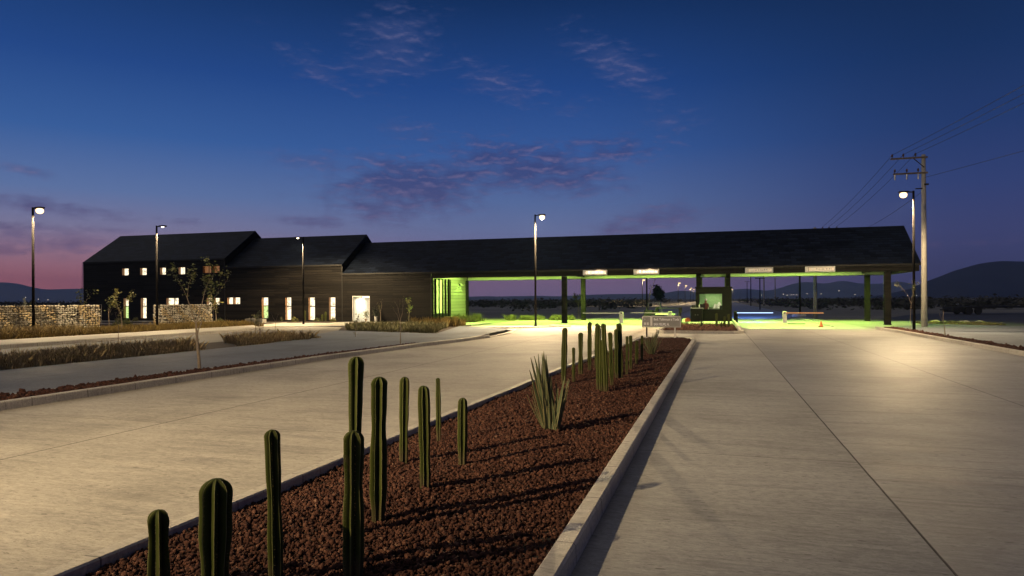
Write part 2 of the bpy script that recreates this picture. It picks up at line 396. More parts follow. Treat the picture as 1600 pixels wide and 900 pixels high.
# ------------------------------------------------------------------ ground, roads
m, t, b = new_mat('dry_plain'); q = NT(t)
n1 = q.noise(q.pos(.02,.035,1), 1.0, 8, .65); n2 = q.noise(q.pos(.5,.8,1), 1.0, 6, .7); n3 = q.noise(q.pos(.004,.012,1), 1., 4, .6)
v = q.math('ADD', q.math('MULTIPLY', n1, .4), q.math('ADD', q.math('MULTIPLY', n2, .3), q.math('MULTIPLY', n3, .3)))
q.L.new(q.ramp(v, [(.38, (.12,.105,.08)), (.5, (.22,.20,.155)), (.62, (.33,.30,.23))]), b.inputs['Base Color']); b.inputs['Roughness'].default_value = .95
q.L.new(q.bump(n2, .6, .1), b.inputs['Normal']); MAT['plain'] = m
R_ = 9000
g = MB(); ring = [(R_*math.cos(2*PI*k/48), R_*math.sin(2*PI*k/48)) for k in range(48)]; g.poly(ring, -.06); g.build('ground', MAT['plain'], kind='structure')

MB().poly([(-12.62,-30),(10,-30),(10,48.3),(13,49.5),(16.5,56),(16.5,66),(-18,66),(-17.8,46.5),(-12.7,42.5),(-11.6,36),(-11.9,31.5),(-12.62,25)], 0).build('road', MAT['road'], kind='structure')
# road that runs on beyond the canopy
MB().poly([(1.4,66),(9.2,66),(9.8,620),(1.2,620)], -.006).build('exit_road', MAT['road'], kind='structure')
MB().poly([(-12.5,66),(-2.2,66),(-2.0,620),(-12.5,620)], -.006).build('entry_road', MAT['road'], kind='structure')
MB().poly([(-2.2,66),(1.4,66),(1.2,620),(-2.0,620)], -.02).build('far_median', MAT['soil'], kind='structure')
# left walk, parking lane
MB().poly([(-13.78,-30),(-13.7,14),(-13.2,20),(-12.3,27.4),(-12.0,34),(-12.75,42.6),(-17.8,46.4),(-15.1,35.7),(-22.9,38.2),(-19.1,26),(-19.2,-30)], .10).build('sidewalk', MAT['walk'], kind='structure')
MB().poly([(-29.32,-30),(-22.7,-30),(-22.7,31),(-22.9,38.2),(-26,44),(-33.0,49),(-33,40),(-29.7,36)], .0).build('parking_lane', MAT['lane'], kind='structure')
MB().prism([(-33.0,-30),(-29.45,-30),(-29.45,36),(-29.9,40),(-33.2,43.5)], -.05, .17).build('pale_walk', MAT['walk_light'], kind='structure')
MB().prism([(-63,53.2),(-62,49),(-36,48.0),(-33.2,43.8),(-27.5,47.2),(-18.2,50.0),(-18.2,55.3),(-24,55.3),(-24,56),(-63,56)], -.05, .04).build('entrance_apron', MAT['walk_light'], kind='structure')
# right walk and lot
MB().poly([(10.95,-30),(24,-30),(24,49),(19.2,52.1),(14.6,56),(13.2,53),(10.2,48.6)], .10).build('right_walk', MAT['walk'], kind='structure')
MB().poly([(15.5,56.5),(20,52.2),(60,30),(120,60),(120,110),(60,112),(24,96),(15,72)], -.012).build('asphalt_lot', MAT['asphalt'], kind='structure')

def sweep_kerb(name, pts, w=.16, h=.15, mat='kerb', side=1, z0=-.05):
    """kerb along a polyline; outer (road) face on the line, body to the given side"""
    P = [Vector((p[0],p[1],0)) for p in pts]; n = len(P); prof = [(0,z0),(.012,h-.02),(.03,h),(w-.015,h),(w,h-.015),(w,z0)]
    vs = []
    for i in range(n):
        if i == 0: d = (P[1]-P[0]).normalized(); k = 1
        elif i == n-1: d = (P[-1]-P[-2]).normalized(); k = 1
        else:
            d1 = (P[i]-P[i-1]).normalized(); d2 = (P[i+1]-P[i]).normalized(); d = (d1+d2).normalized(); k = 1/max(.4, d.dot(d1))
        nn = Vector((-d.y, d.x, 0))*side*k
        for (o, z) in prof: vs.append(P[i]+nn*o+Vector((0,0,z)))
    m_ = len(prof); fs = []
    for i in range(n-1):
        for j in range(m_-1):
            fs.append((i*m_+j, i*m_+j+1, (i+1)*m_+j+1, (i+1)*m_+j))
    fs.append(tuple(range(m_))); fs.append(tuple(range((n-1)*m_, n*m_)))
    return MB().add(vs, fs).build(name, MAT[mat], kind='structure')
def dense(pts, step=3.): # subdivide polyline
    o = []
    for a, b in zip(pts[:-1], pts[1:]):
        k = max(1, int(math.dist(a, b)/step))
        for i in range(k): o.append((a[0]+(b[0]-a[0])*i/k, a[1]+(b[1]-a[1])*i/k))
    return o+[pts[-1]]
sweep_kerb('median_kerb', dense([(-4.62,-8),(-4.45,3),(-4.3,10),(-4.1,18),(-3.55,32.6),(-3.2,33.9),(-2.6,34.15),(-1.4,34.0),(-.98,33.3),(-.87,32.2),(-.98,15),(-1.02,3),(-1.05,-8)]), side=-1, w=.17, h=.155)
sweep_kerb('left_kerb', dense([(-12.65,-30),(-12.62,14),(-12.55,20),(-12.15,26),(-11.55,30.5),(-11.35,34)]), w=.17, h=.16, side=1)
sweep_kerb('dropped_kerb', dense([(-11.35,34),(-11.6,39),(-12.4,42.6)]), w=.17, h=.06, side=1)
sweep_kerb('left_bed_kerb', dense([(-13.85,-30),(-13.75,14),(-13.25,20),(-12.35,27.6)]), w=.08, h=.13, side=-1)
sweep_kerb('right_kerb', dense([(9.95,-30),(9.95,44),(9.7,47.6),(9.75,48.4)]), w=.17, h=.155, side=-1)
sweep_kerb('right_bed_kerb', dense([(10.98,-30),(10.98,46),(10.6,48.4)]), w=.08, h=.125, side=1)
sweep_kerb('parking_kerb', dense([(-29.3,-30),(-29.3,36),(-29.75,40)]), w=.14, h=.165, side=1)
sweep_kerb('island_kerb', dense([(-3.15,66),(-3.15,41.2),(-2.8,40.6),(.9,40.6),(1.38,41.2),(1.4,66)]), w=.18, h=.16, side=-1)
sweep_kerb('right_island_kerb', dense([(7.9,52),(7.9,66),(8.2,74)]), w=.18, h=.06, side=1)
sweep_kerb('lamp_bed_kerb', dense([(-16.6,44.6),(-12.8,45.2),(-10.2,49.3),(-12,50.4)]), w=.16, h=.1, side=1)

# gravel: red-brown lava stone
m, t, b = new_mat('lava_gravel'); q = NT(t)
nn1 = q.noise(q.pos(), 22., 3, .7); wn = q.noise(q.pos(), 5., 2)
rnd = q.n('ShaderNodeTexVoronoi'); q.L.new(q.pos(), rnd.inputs['Vector']); rnd.inputs['Scale'].default_value = 26.
f = q.math('ADD', q.math('MULTIPLY', nn1, .5), q.math('MULTIPLY', q.n('ShaderNodeSeparateColor').outputs[0], 0))
sc = q.n('ShaderNodeSeparateColor'); q.L.new(rnd.outputs['Color'], sc.inputs[0])
f = q.math('ADD', q.math('MULTIPLY', nn1, .55), q.math('MULTIPLY', sc.outputs[0], .5))
q.L.new(q.ramp(f, [(.2, (.020,.009,.007)), (.5, (.054,.022,.016)), (.75, (.095,.042,.029)), (.90, (.21,.13,.09))]), b.inputs['Base Color'])
b.inputs['Roughness'].default_value = .95; b.inputs['Specular IOR Level'].default_value = .2
q.L.new(q.bump(q.noise(q.pos(), 90., 2, .8), .6, .008), b.inputs['Normal']); MAT['lava'] = m
def ico(sub):
    import bmesh
    bm = bmesh.new(); bmesh.ops.create_icosphere(bm, subdivisions=sub, radius=1.0)
    V = np.array([v.co[:] for v in bm.verts]); Fc = np.array([[v.index for v in f.verts] for f in bm.faces]); bm.free(); return V, Fc
def stones(name, pts, sizes, mat, sub=1, jag=.25, label=None):
    Vb, Fb = ico(sub); nv = len(Vb); n = len(pts)
    A = np.random.rand(n)*6.283; B = np.random.rand(n)*6.283
    sc_ = sizes[:,None]*np.random.uniform(.7, 1.25, (n,3))
    V = Vb[None]*(1+np.random.uniform(-jag, jag, (n, nv, 1)))*sc_[:,None,:]
    ca, sa = np.cos(A)[:,None], np.sin(A)[:,None]; cb, sb = np.cos(B)[:,None], np.sin(B)[:,None]
    x, y, z = V[...,0], V[...,1], V[...,2]
    x, z = x*cb+z*sb, -x*sb+z*cb; x, y = x*ca-y*sa, x*sa+y*ca
    V = np.stack([x, y, z], -1)+pts[:,None,:]
    Fc = Fb[None]+(np.arange(n)*nv)[:,None,None]
    return np_mesh(name, V.reshape(-1,3), Fc.reshape(-1,3), mat)
def xl(Y): return -4.45+.02*(Y-3)+.15
def xr(Y): return -1.2+.004*(Y-3)
P = []; Z = []
for (y0, y1, dens, size, sub) in ((1.8, 9.5, 2200, .0128, 1), (9.5, 20, 1100, .0165, 1), (20, 33.7, 480, .023, 1)):
    n = int((y1-y0)*3.3*dens); y = np.random.uniform(y0, y1, n); u = np.random.rand(n); x = (xl(y)+.02)*(1-u)+(xr(y)-.02)*u
    mound = .035*np.sin(np.pi*u)+.012*np.sin(x*3.1+y*1.7)+.012*np.sin(y*2.3-x*4)
    z = .055+mound+np.random.uniform(-.01,.022,n)
    s = size*np.clip(np.random.lognormal(0, .40, n), .4, 2.0)
    P.append((np.stack([x,y,z],1), s, sub))
for pp, s, sub in P:
    stones('median_gravel', pp, s, MAT['lava'], sub, .36)
MB().poly([(xl(1),1),(xr(1),1),(xr(33),33.2),(-1.3,33.8),(-3,33.8),(xl(32.4)+.1,32.4)], .045).build('median_bed', simple('shade_dark_soil', (.012,.008,.006), .95, var=.5, scale=8, bump=.5), kind='structure')  # soil darkened so the shade between the stones is in its colour
def strip_stones(name, y0, y1, fx0, fx1, dens, size, z):
    n = int((y1-y0)*abs(fx1((y0+y1)/2)-fx0((y0+y1)/2))*dens); y = np.random.uniform(y0,y1,n); u = np.random.rand(n)
    x = np.array([fx0(a) for a in y])*(1-u)+np.array([fx1(a) for a in y])*u
    pts = np.stack([x,y,z+np.random.uniform(-.01,.03,n)],1)
    return stones(name, pts, size*np.random.lognormal(0,.3,n), MAT['lava'], 1, .25)
def lk(Y): return float(np.interp(Y, [-30,14,20,26,28], [-12.82,-12.79,-12.72,-12.33,-12.1]))
def lb(Y): return float(np.interp(Y, [-30,14,20,27.6], [-13.76,-13.68,-13.2,-12.4]))
MB().poly([(-13.8,-30),(-12.75,-30),(-12.75,14),(-12.7,20),(-12.2,27),(-12.4,27.4),(-13.2,20),(-13.7,14)], .09).build('left_bed', MAT['soil'], kind='structure')
strip_stones('left_gravel', 5, 27, lb, lk, 260, .035, .11)
MB().poly([(10.1,-30),(11,-30),(11,46),(10.6,48.3),(9.9,48.3)], .09).build('right_bed', MAT['soil'], kind='structure')
strip_stones('right_gravel', 20, 48, lambda y: 10.14, lambda y: 10.88, 160, .04, .11)
MB().poly([(-2.95,65),(-2.95,41.2),(-2.7,40.85),(.9,40.85),(1.2,41.3),(1.2,65)], .10).build('island_bed', MAT['soil'], kind='structure')
strip_stones('island_gravel', 40.9, 52, lambda y: -2.95, lambda y: 1.18, 90, .05, .12)
MB().prism([(-2.0,52.5),(1.25,52.5),(1.25,65.5),(-2.95,65.5),(-2.95,56.5),(-2.0,56.5)], 0, .14).build('island_slab', MAT['walk_light'], kind='structure')

# ------------------------------------------------------------------ hills
def hills(name, prof, D, depth, mat, seed):
    """prof: (bearing px, height px) crest of the range at distance D"""
    rs = np.random.RandomState(seed); px = np.array([p[0] for p in prof]); hp = np.array([p[1] for p in prof])
    n = 220; xs = np.linspace(px[0], px[-1], n); hs = np.interp(xs, px, hp)
    k = np.ones(7)/7; hs = np.convolve(np.pad(hs, 3, 'edge'), k, 'valid')
    hs = hs+np.convolve(rs.randn(n+10), np.hanning(11)/5, 'valid')*.35*(hs > 1)
    rows = [(-1,0),(-.75,.18),(-.5,.42),(-.3,.68),(-.12,.9),(0,1),(.3,.7),(.7,.3),(1,0)]
    V = []
    for r_, (o, hf) in enumerate(rows):
        for i in range(n):
            d = Rv*float((xs[i]-800)/F_PX)+Fv; dist = float(D+o*depth*(1+.2*math.sin(i*.13+r_)))
            p = d*dist; z = float(max(0, hs[i])/F_PX*D*hf)
            if 0 < hf < 1: z *= 1+.10*math.sin(i*.35+r_*1.9)*(1-hf)
            V.append((p.x, p.y, z-3 if hf == 0 else z))
    Fc = [(r*n+i, r*n+i+1, (r+1)*n+i+1, (r+1)*n+i) for r in range(len(rows)-1) for i in range(n-1)]
    return MB().add(V, Fc).build(name, mat, smooth=True, kind='structure')
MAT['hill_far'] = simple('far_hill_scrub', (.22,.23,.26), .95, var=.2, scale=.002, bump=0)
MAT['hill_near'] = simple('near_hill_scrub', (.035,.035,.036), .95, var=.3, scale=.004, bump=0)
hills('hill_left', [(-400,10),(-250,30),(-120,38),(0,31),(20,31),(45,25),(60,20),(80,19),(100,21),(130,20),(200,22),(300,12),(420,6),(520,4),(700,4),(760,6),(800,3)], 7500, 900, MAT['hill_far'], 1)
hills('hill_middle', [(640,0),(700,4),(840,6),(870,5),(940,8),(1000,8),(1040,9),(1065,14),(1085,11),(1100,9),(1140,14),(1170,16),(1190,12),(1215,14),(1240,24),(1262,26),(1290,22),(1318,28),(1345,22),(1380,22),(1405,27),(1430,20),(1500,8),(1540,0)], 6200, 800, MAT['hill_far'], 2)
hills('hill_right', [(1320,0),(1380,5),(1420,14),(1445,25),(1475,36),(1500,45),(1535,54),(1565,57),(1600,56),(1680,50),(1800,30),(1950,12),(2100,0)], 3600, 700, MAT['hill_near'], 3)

# scrub belt on the plain: one mass nobody could count
def quads(centers, size, tilt=1.0, elong=1.0):
    n = len(centers); a = np.random.rand(n)*6.283; u = np.random.uniform(-1,1,n)*tilt
    d1 = np.stack([np.cos(a), np.sin(a), u*.6], 1); d1 /= np.linalg.norm(d1,axis=1)[:,None]
    d2 = np.cross(d1, np.random.randn(n,3)); d2 /= np.linalg.norm(d2,axis=1)[:,None]+1e-9
    s = (size*np.random.uniform(.6,1.4,n))[:,None]
    V = np.stack([centers-d1*s*elong-d2*s*.15, centers+d2*s*.55-d1*s*.1, centers+d1*s*elong, centers-d2*s*.55+d1*s*.1], 1)
    return V.reshape(-1,3), (np.arange(n)[:,None]*4+np.arange(4)[None])
cs = []
nb = 2300
for i in range(nb):
    d = random.uniform(150, 640) if i % 3 else random.uniform(110, 260); px = random.uniform(-60, 1660)
    if d < 300 and (1015 < px < 1180): continue
    p = ((px-800)/F_PX*Rv+Fv)*d
    if -16 < p.x < 14 : continue
    if d < 170 and p.x < -20 and random.random() < .75: continue
    h = random.uniform(.6, 2.0)*(1.0 if d < 300 else 1.5); w = h*random.uniform(.8,1.8); k = 26
    c = np.random.randn(k,3)*np.array([w*.5,w*.5,h*.28])+np.array([p.x,p.y,h*.45]); c[:,2] = np.abs(c[:,2]); cs.append(c)
c = np.concatenate(cs); Vv, Ff = quads(c, .42*np.ones(len(c))*1.0)
np_mesh('scrub_belt', Vv, Ff, MAT['scrub'], 4)

# ------------------------------------------------------------------ grass and planting
def blades(n_tuft, sampler, per, h, w, spread, lean=.5):
    T = []
    while len(T) < n_tuft:
        p = sampler()
        if p is not None: T.append(p)
    T = np.array(T); n = n_tuft*per; base = np.repeat(T, per, 0)
    a = np.random.rand(n)*6.283; rr_ = np.random.rand(n)**.7*spread
    base = base+np.stack([np.cos(a)*rr_*.35, np.sin(a)*rr_*.35, np.zeros(n)], 1)
    hh = h*np.random.uniform(.45,1.15,n)*np.repeat(np.random.uniform(.45,1.4,n_tuft), per)
    ln = lean*np.random.rand(n)*hh
    top = base+np.stack([np.cos(a)*ln, np.sin(a)*ln, hh], 1); mid = base+np.stack([np.cos(a)*ln*.3, np.sin(a)*ln*.3, hh*.6], 1)
    b_ = np.random.rand(n)*6.283; sd = np.stack([np.cos(b_), np.sin(b_), np.zeros(n)],1)*w
    V = np.stack([base-sd*.6, base+sd*.6, mid+sd, top, mid-sd], 1).reshape(-1,3)
    Fc = np.arange(n)[:,None]*5+np.arange(5)[None]
    return V, Fc
def rect(x0,x1,y0,y1,z, excl=None):
    def s():
        x = random.uniform(x0,x1); y = random.uniform(y0,y1)
        if excl and excl(x,y): return None
        return (x,y,z)
    return s
def stuff(name, label, VF, mat):
    return np_mesh(name, VF[0], VF[1], mat, VF[0].shape[0]//len(VF[1]))
MB().poly([(-22.7,-30),(-19.2,-30),(-19.15,26),(-19.5,30.5),(-22.7,31)], .05).build('planting_bed', MAT['soil'], kind='structure')
gap = lambda x,y: (24.2 < y+(x+21.5)*.9 < 26.4)
stuff('planting_grass', '', blades(1050, rect(-22.4,-19.6,7,30.6,.05,gap), 22, .36, .011, .42, .8), MAT['grass_brown'])
stuff('planting_grass', '', blades(500, rect(-20.3,-19.25,7,30.6,.05,gap), 22, .20, .012, .5), MAT['grass_brown'])
MB().poly([(-38.6,-30),(-33.0,-30),(-33.2,43),(-36,47.8),(-60,49),(-62,30),(-50,10)], -.02).build('verge', MAT['soil'], kind='structure')
stuff('verge_grass', '', blades(2600, rect(-37.9,-33.3,18,45,-.02), 20, .42, .014, .45, .7), MAT['grass_yellow'])
stuff('verge_grass', '', blades(500, rect(-37.6,-34.2,18,31,-.02), 22, .6, .014, .45, .7), MAT['grass_brown'])
MB().poly([(-22.9,38.2),(-15.1,35.7),(-17.9,46.4),(-18.3,49.8),(-27.3,47),(-26,44)], .06).build('corner_bed', MAT['soil'], kind='structure')
def inpoly(pts):
    def s():
        x = random.uniform(min(p[0] for p in pts), max(p[0] for p in pts)); y = random.uniform(min(p[1] for p in pts), max(p[1] for p in pts))
        c = False
        for i in range(len(pts)):
            (x1,y1),(x2,y2) = pts[i], pts[i-1]
            if (y1 > y) != (y2 > y) and x < (x2-x1)*(y-y1)/(y2-y1)+x1: c = not c
        return (x,y,.06) if c else None
    return s
stuff('corner_bed_grass', '', blades(430, inpoly([(-22.3,38.6),(-15.7,36.6),(-18.0,44.6),(-19.0,46.6),(-26.5,46.0),(-25.4,43.6)]), 30, .36, .014, .5), MAT['grass_green'])
stuff('corner_bed_grass', '', blades(120, inpoly([(-18.9,45),(-18.1,45),(-18.3,49.6),(-22.5,48.2),(-22.3,47.4)]), 30, .5, .018, .5), MAT['grass_yellow'])
stuff('canopy_lawn_grass', '', blades(150, rect(-19.6,-13.2,63.2,65.6,-.02,lambda x,y: math.sin(x*2.1)<-.5), 26, .42, .02, .5, .7), MAT['grass_green'])
stuff('lobby_grass', '', blades(70, rect(-23.2,-20.5,56.6,60,.0), 26, .55, .02, .6, .8), MAT['grass_green'])
stuff('right_lawn_grass', '', blades(260, rect(14.9,19.6,56.3,60.5,-.02), 18, .16, .02, .5, .7), MAT['grass_green'])
MB().poly([(-60,49.2),(-36.4,48.2),(-36.6,52),(-60,53)], .045).build('front_lawn', MAT['soil'], kind='structure')

# ------------------------------------------------------------------ gatehouse (one long gabled building with an open drive-through)
YF, YB, YR = 55.6, 64.8, 60.2
bd = empty('gatehouse', (-24, YF, 0), 'long black gabled gatehouse with stepped roofs and an open green-lit canopy over the road', 'building')
def bl(mb, name, mat, smooth=False, parent=None): # build in world coords, parent to gatehouse
    o = mb.build(name, mat, smooth=smooth); o.parent = parent or bd
    o.location = (0,0,0)
    if parent is None or parent is bd: o.location = (-bd.location.x, -bd.location.y, 0)
    return o
def pane_mat(name, col, strength, seed):
    m, t, b = new_mat(name); q = NT(t)
    n1 = q.noise(q.pos(1.7,1,1.9), 2.1+seed*.13, 3, .6, .6)
    mp_ = q.n('ShaderNodeMapping'); 
    f = q.ramp(n1, [(.36, tuple(c*.35 for c in col)), (.47, tuple(c*.9 for c in col)), (.6, col)])
    b.inputs['Base Color'].default_value = (.05,.05,.05,1); b.inputs['Roughness'].default_value = .1
    q.L.new(f, b.inputs['Emission Color']); b.inputs['Emission Strength'].default_value = strength; return m
PM = {'w': pane_mat('lit_window', (1,.86,.60), 1.7, 0), 'g': pane_mat('green_tinted_window', (.72,.95,.35), 1.1, 2), 'o': pane_mat('dim_curtained_window', (.50,.22,.08), .45, 4)}
MAT['reveal'] = simple('timber_reveal', (.30,.16,.07), .6)
up = [(-58.19,-57.37),(-55.9,-55.1),(-53.42,-52.71),(-51.14,-50.37)]
wins = [(a,b_,4.68,5.36,'w',0) for a,b_ in up]+[(-48.23,-47.25,4.76,5.42,'o',0),(-47.1,-46.28,4.76,5.42,'o',0)]
wins += [(-58.04,-57.40,.3,2.32,'wg',1),(-55.84,-55.13,.3,2.32,'w',1),(-52.65,-51.17,1.66,2.3,'w',0),(-47.79,-47.2,1.64,2.28,'w',0),(-46.97,-46.3,1.64,2.28,'w',0)]
winsB = [(-45.4,-44.74,1.7,2.32,'w',0),(-44.66,-43.93,1.7,2.32,'w',0),(-41.47,-40.77,.35,2.3,'wg',1),(-38.86,-38.24,.2,2.29,'w',1),(-36.37,-35.7,.2,2.28,'w',1),(-34.2,-33.55,.2,2.27,'w',1)]
door = (-31.69,-30.07,.06,2.33,'d',0)
def front_wall(name, x0, x1, z1, ws):
    xs = sorted({x0,x1}|{w[0] for w in ws}|{w[1] for w in ws}); zs = sorted({0.,z1}|{w[2] for w in ws}|{w[3] for w in ws})
    mb = MB()
    for i in range(len(xs)-1):
        for j in range(len(zs)-1):
            cx, cz = (xs[i]+xs[i+1])/2, (zs[j]+zs[j+1])/2
            if any(w[0] < cx < w[1] and w[2] < cz < w[3] for w in ws): continue
            mb.add([(xs[i],YF,zs[j]),(xs[i+1],YF,zs[j]),(xs[i+1],YF,zs[j+1]),(xs[i],YF,zs[j+1])], [(0,1,2,3)])
    return mb
SEC = [(-63.2,-45.7,6.08,9.15),(-45.7,-32.85,5.25,8.36),(-32.85,14.15,4.42,7.55)]
wl = front_wall('wall', -63.2,-45.7, 6.05, wins)
wl.add([(-63.2,YF,0),(-63.2,YB,0),(-63.2,YB,6.08),(-63.2,YR,9.1),(-63.2,YF,6.08)], [(0,4,3,2,1)])
wl.add([(-63.2,YB,0),(-24,YB,0),(-24,YB,4.4),(-63.2,YB,4.4)], [(0,1,2,3)])
wo = bl(wl, 'wall', MAT['wall'])
bl(front_wall('wall', -45.7,-32.85, 5.22, winsB), 'wall', MAT['wall'])
bl(front_wall('wall', -32.85,-24.0, 4.40, [door]), 'wall', MAT['wall'])
for (xa, ea, ra, eb, rb) in ((-45.7,6.08,9.15,5.25,8.36),(-32.85,5.25,8.36,4.42,7.55)):
    g = MB(); x = xa+.02
    g.add([(x,YF,eb-.3),(x,YF,ea),(x,YR,ra-.04),(x,YB,ea),(x,YB,eb-.3)], [(0,1,2,3,4)])
    bl(g, 'gable_wall', MAT['wall'])
for (x0,x1,e_,r_) in SEC:
    g = MB(); t_ = .10
    xe0 = x0-.04; xe1 = x1+.06
    g.add([(xe0,YF-.08,e_-.05),(xe1,YF-.08,e_-.05),(xe1,YR,r_),(xe0,YR,r_),(xe0,YB+.08,e_-.05),(xe1,YB+.08,e_-.05),
           (xe0,YF-.08,e_-.05+.09),(xe1,YF-.08,e_-.05+.09),(xe1,YR,r_+.10),(xe0,YR,r_+.10),(xe0,YB+.08,e_+.04),(xe1,YB+.08,e_+.04)],
          [(0,3,2,1),(3,4,5,2),(6,7,8,9),(9,8,11,10),(0,1,7,6),(4,10,11,5),(1,2,8,7),(2,5,11,8),(0,6,9,3),(3,9,10,4)])
    rf = bl(g, 'roof', MAT['roof'])
    eg = MB().box(xe0, xe1, YF-.13, YF-.085, e_-.09, e_+.05)
    bl(eg, 'eave_gutter', MAT['metal_dark'])
# right end gable (open end, boarded triangle above the fascia)
g = MB().add([(14.1,YF,4.42),(14.1,YR,7.5),(14.1,YB,4.42)], [(0,1,2)]); bl(g, 'gable_wall', MAT['wall'])
# corner trims seen on the front wall
for x, z in ((-63.2,6.0),(-45.68,6.0),(-32.83,5.2),(-24.0,4.4)): bl(MB().box(x-.05, x+.05, YF-.03, YF-.003, .0, z), 'corner_trim', MAT['metal_dark'])
# windows
for i, (x0,x1,z0,z1,k,mull) in enumerate(wins+winsB):
    d = .32; fr = MB()
    fr.add([(x0,YF,z0),(x0,YF+d,z0),(x0,YF+d,z1),(x0,YF,z1)], [(0,1,2,3)]); fr.add([(x1,YF,z0),(x1,YF+d,z0),(x1,YF+d,z1),(x1,YF,z1)], [(3,2,1,0)])
    fr.add([(x0,YF,z1),(x0,YF+d,z1),(x1,YF+d,z1),(x1,YF,z1)], [(0,1,2,3)]); fr.add([(x0,YF,z0),(x0,YF+d,z0),(x1,YF+d,z0),(x1,YF,z0)], [(3,2,1,0)])
    wf = bl(fr, 'window', MAT['reveal'])
    if mull:
        zm = z0+(z1-z0)*.60
        p = MB().add([(x0,YF+d-.01,zm),(x1,YF+d-.01,zm),(x1,YF+d-.01,z1),(x0,YF+d-.01,z1)], [(0,1,2,3)]); bl(p, 'pane', PM['w'], parent=wf)
        p = MB().add([(x0,YF+d-.01,z0),(x1,YF+d-.01,z0),(x1,YF+d-.01,zm),(x0,YF+d-.01,zm)], [(0,1,2,3)]); bl(p, 'pane', PM['g' if k == 'wg' else 'w'], parent=wf)
        bl(MB().box(x0, x1, YF+d-.07, YF+d-.02, zm-.035, zm+.035), 'mullion', MAT['trim'], parent=wf)
    else:
        p = MB().add([(x0,YF+d-.01,z0),(x1,YF+d-.01,z0),(x1,YF+d-.01,z1),(x0,YF+d-.01,z1)], [(0,1,2,3)]); bl(p, 'pane', PM[k], parent=wf)
        if x1-x0 > .9: bl(MB().box((x0+x1)/2-.025,(x0+x1)/2+.025, YF+d-.06, YF+d-.02, z0, z1), 'mullion', MAT['trim'], parent=wf)
# doorway with a lit white hall behind it
x0,x1,z0,z1 = door[:4]
g = MB(); y0, y1 = YF, YF+3.
X0, X1, Z1 = x0-.0, x1+.0, z1
g.add([(X0,y0,z0),(X1,y0,z0),(X1,y1,z0),(X0,y1,z0),(X0,y0,Z1),(X1,y0,Z1),(X1,y1,Z1),(X0,y1,Z1)], [(0,1,2,3),(7,6,5,4),(3,2,6,7),(0,3,7,4),(1,5,6,2)])
dr = bl(g, 'doorway', MAT['plaster'])
bl(MB().box(x0-.06, x0, YF-.04, YF+.1, z0, z1+.06).box(x1, x1+.06, YF-.04, YF+.1, z0, z1+.06).box(x0, x1, YF-.04, YF+.1, z1, z1+.06), 'door_frame', MAT['white'], parent=dr)
lp = MB().box(x0+.3, x1-.3, YF+1.2, YF+1.6, z1-.05, z1-.02); bl(lp, 'ceiling_lamp', emis('hall_lamp', (1,.88,.66), 12), parent=dr)
light('AREA', 'hall_light', (-24-0 and (x0+x1)/2+24, 1.4, z1-.08), 130, (1,.84,.58), bd, .9)

# open canopy: fascia boards, pale lining, columns
def board(x0,x1,y0,y1,z0,z1,name,mat): return bl(MB().box(x0,x1,y0,y1,z0,z1), name, mat)
board(-23.94,14.1,YF,YF+.12,3.92,4.40,'fascia',MAT['wall'])
board(-24.0,14.1,YB-.12,YB,3.92,4.40,'fascia',MAT['wall'])
board(13.98,14.1,YF+.125,YB-.125,3.92,4.41,'fascia',MAT['wall'])
board(-23.9,13.9,YB-.16,YB-.125,3.95,4.39,'lining',MAT['lining'])
board(-23.9,13.9,YF+.125,YF+.15,3.95,4.39,'lining',MAT['lining'])
g = MB().add([(-23.9,YF+.16,4.45),(13.95,YF+.16,4.45),(13.95,YR,7.35),(-23.9,YR,7.35),(-23.9,YB-.16,4.45),(13.95,YB-.16,4.45)], [(0,1,2,3),(3,2,5,4)])
bl(g, 'canopy_soffit', MAT['lining'])
cols = [(-12.1,YF+.35),(-12.1,YB-.35),(12.1,YF+.35),(12.4,YB-.35),(-1.35,YF+2.9),(1.0,YF+2.9),(-1.35,YB-.35),(1.0,YB-.35)]
for (x,y) in cols:
    w = .2
    g = MB().box(x-w,x+w,y-w,y-w+.05,0,3.915).box(x-w,x+w,y+w-.05,y+w,0,3.915).box(x-.05,x+.05,y-w+.052,y+w-.052,0,3.915)   # H section
    g.box(x-w-.04,x+w+.04,y-w-.04,y+w+.04,.0,.04)
    if 58 < y < 59: g = MB().box(x-.17,x+.17,y-.17,y+.17,2.9,4.6)
    bl(g, 'column', MAT['wall'])
# beams across the opening
for x in (-12.1,-1.35,1.0,12.1):
    board(x-.1,x+.1,YF+.16,YB-.17,4.1,4.38,'beam',MAT['wall'])
# green floodlights under the ridge
GRN = (.64,1.0,.15)
for i, x in enumerate((-22.0,-18.2,-14.6,-9.2,-5.6,-2.9,3.1,6.2,9.3)):
    fx = bl(MB().box(x-.3,x+.3,YR-.08,YR+.08,6.25,6.4).tube([(x,YR,6.4),(x,YR,7.3)],.02,6), 'green_floodlight', MAT['metal_dark'])
    bl(MB().box(x-.26,x+.26,YR-.05,YR+.05,6.235,6.248), 'lens', emis('green_lens', (.5,1,.1), 6), parent=fx)
    light('SPOT', 'green_light', (x+24, YR-YF, 6.15), 3600, GRN, bd, .05, (math.radians(-4),0,0), math.radians(150), .4)
bf = bl(MB().box(3.0,3.5,YB+.003,YB+.14,4.0,4.16,.01), 'added_blue_floodlight', MAT['metal_dark'])  # blue lamp added to tint the far road; its real source is unknown
bl(MB().box(3.05,3.45,YB+.141,YB+.15,4.02,4.14), 'lens', emis('added_blue_lens', (.2,.4,1), 3), parent=bf)
light('SPOT', 'added_blue_light', (3.25+24, YB-YF+.3, 4.0), 22000, (.10,.26,1), bd, .1, Vector((-.02,.9,-.26)).to_track_quat('-Z','Y').to_euler(), math.radians(46), .8)
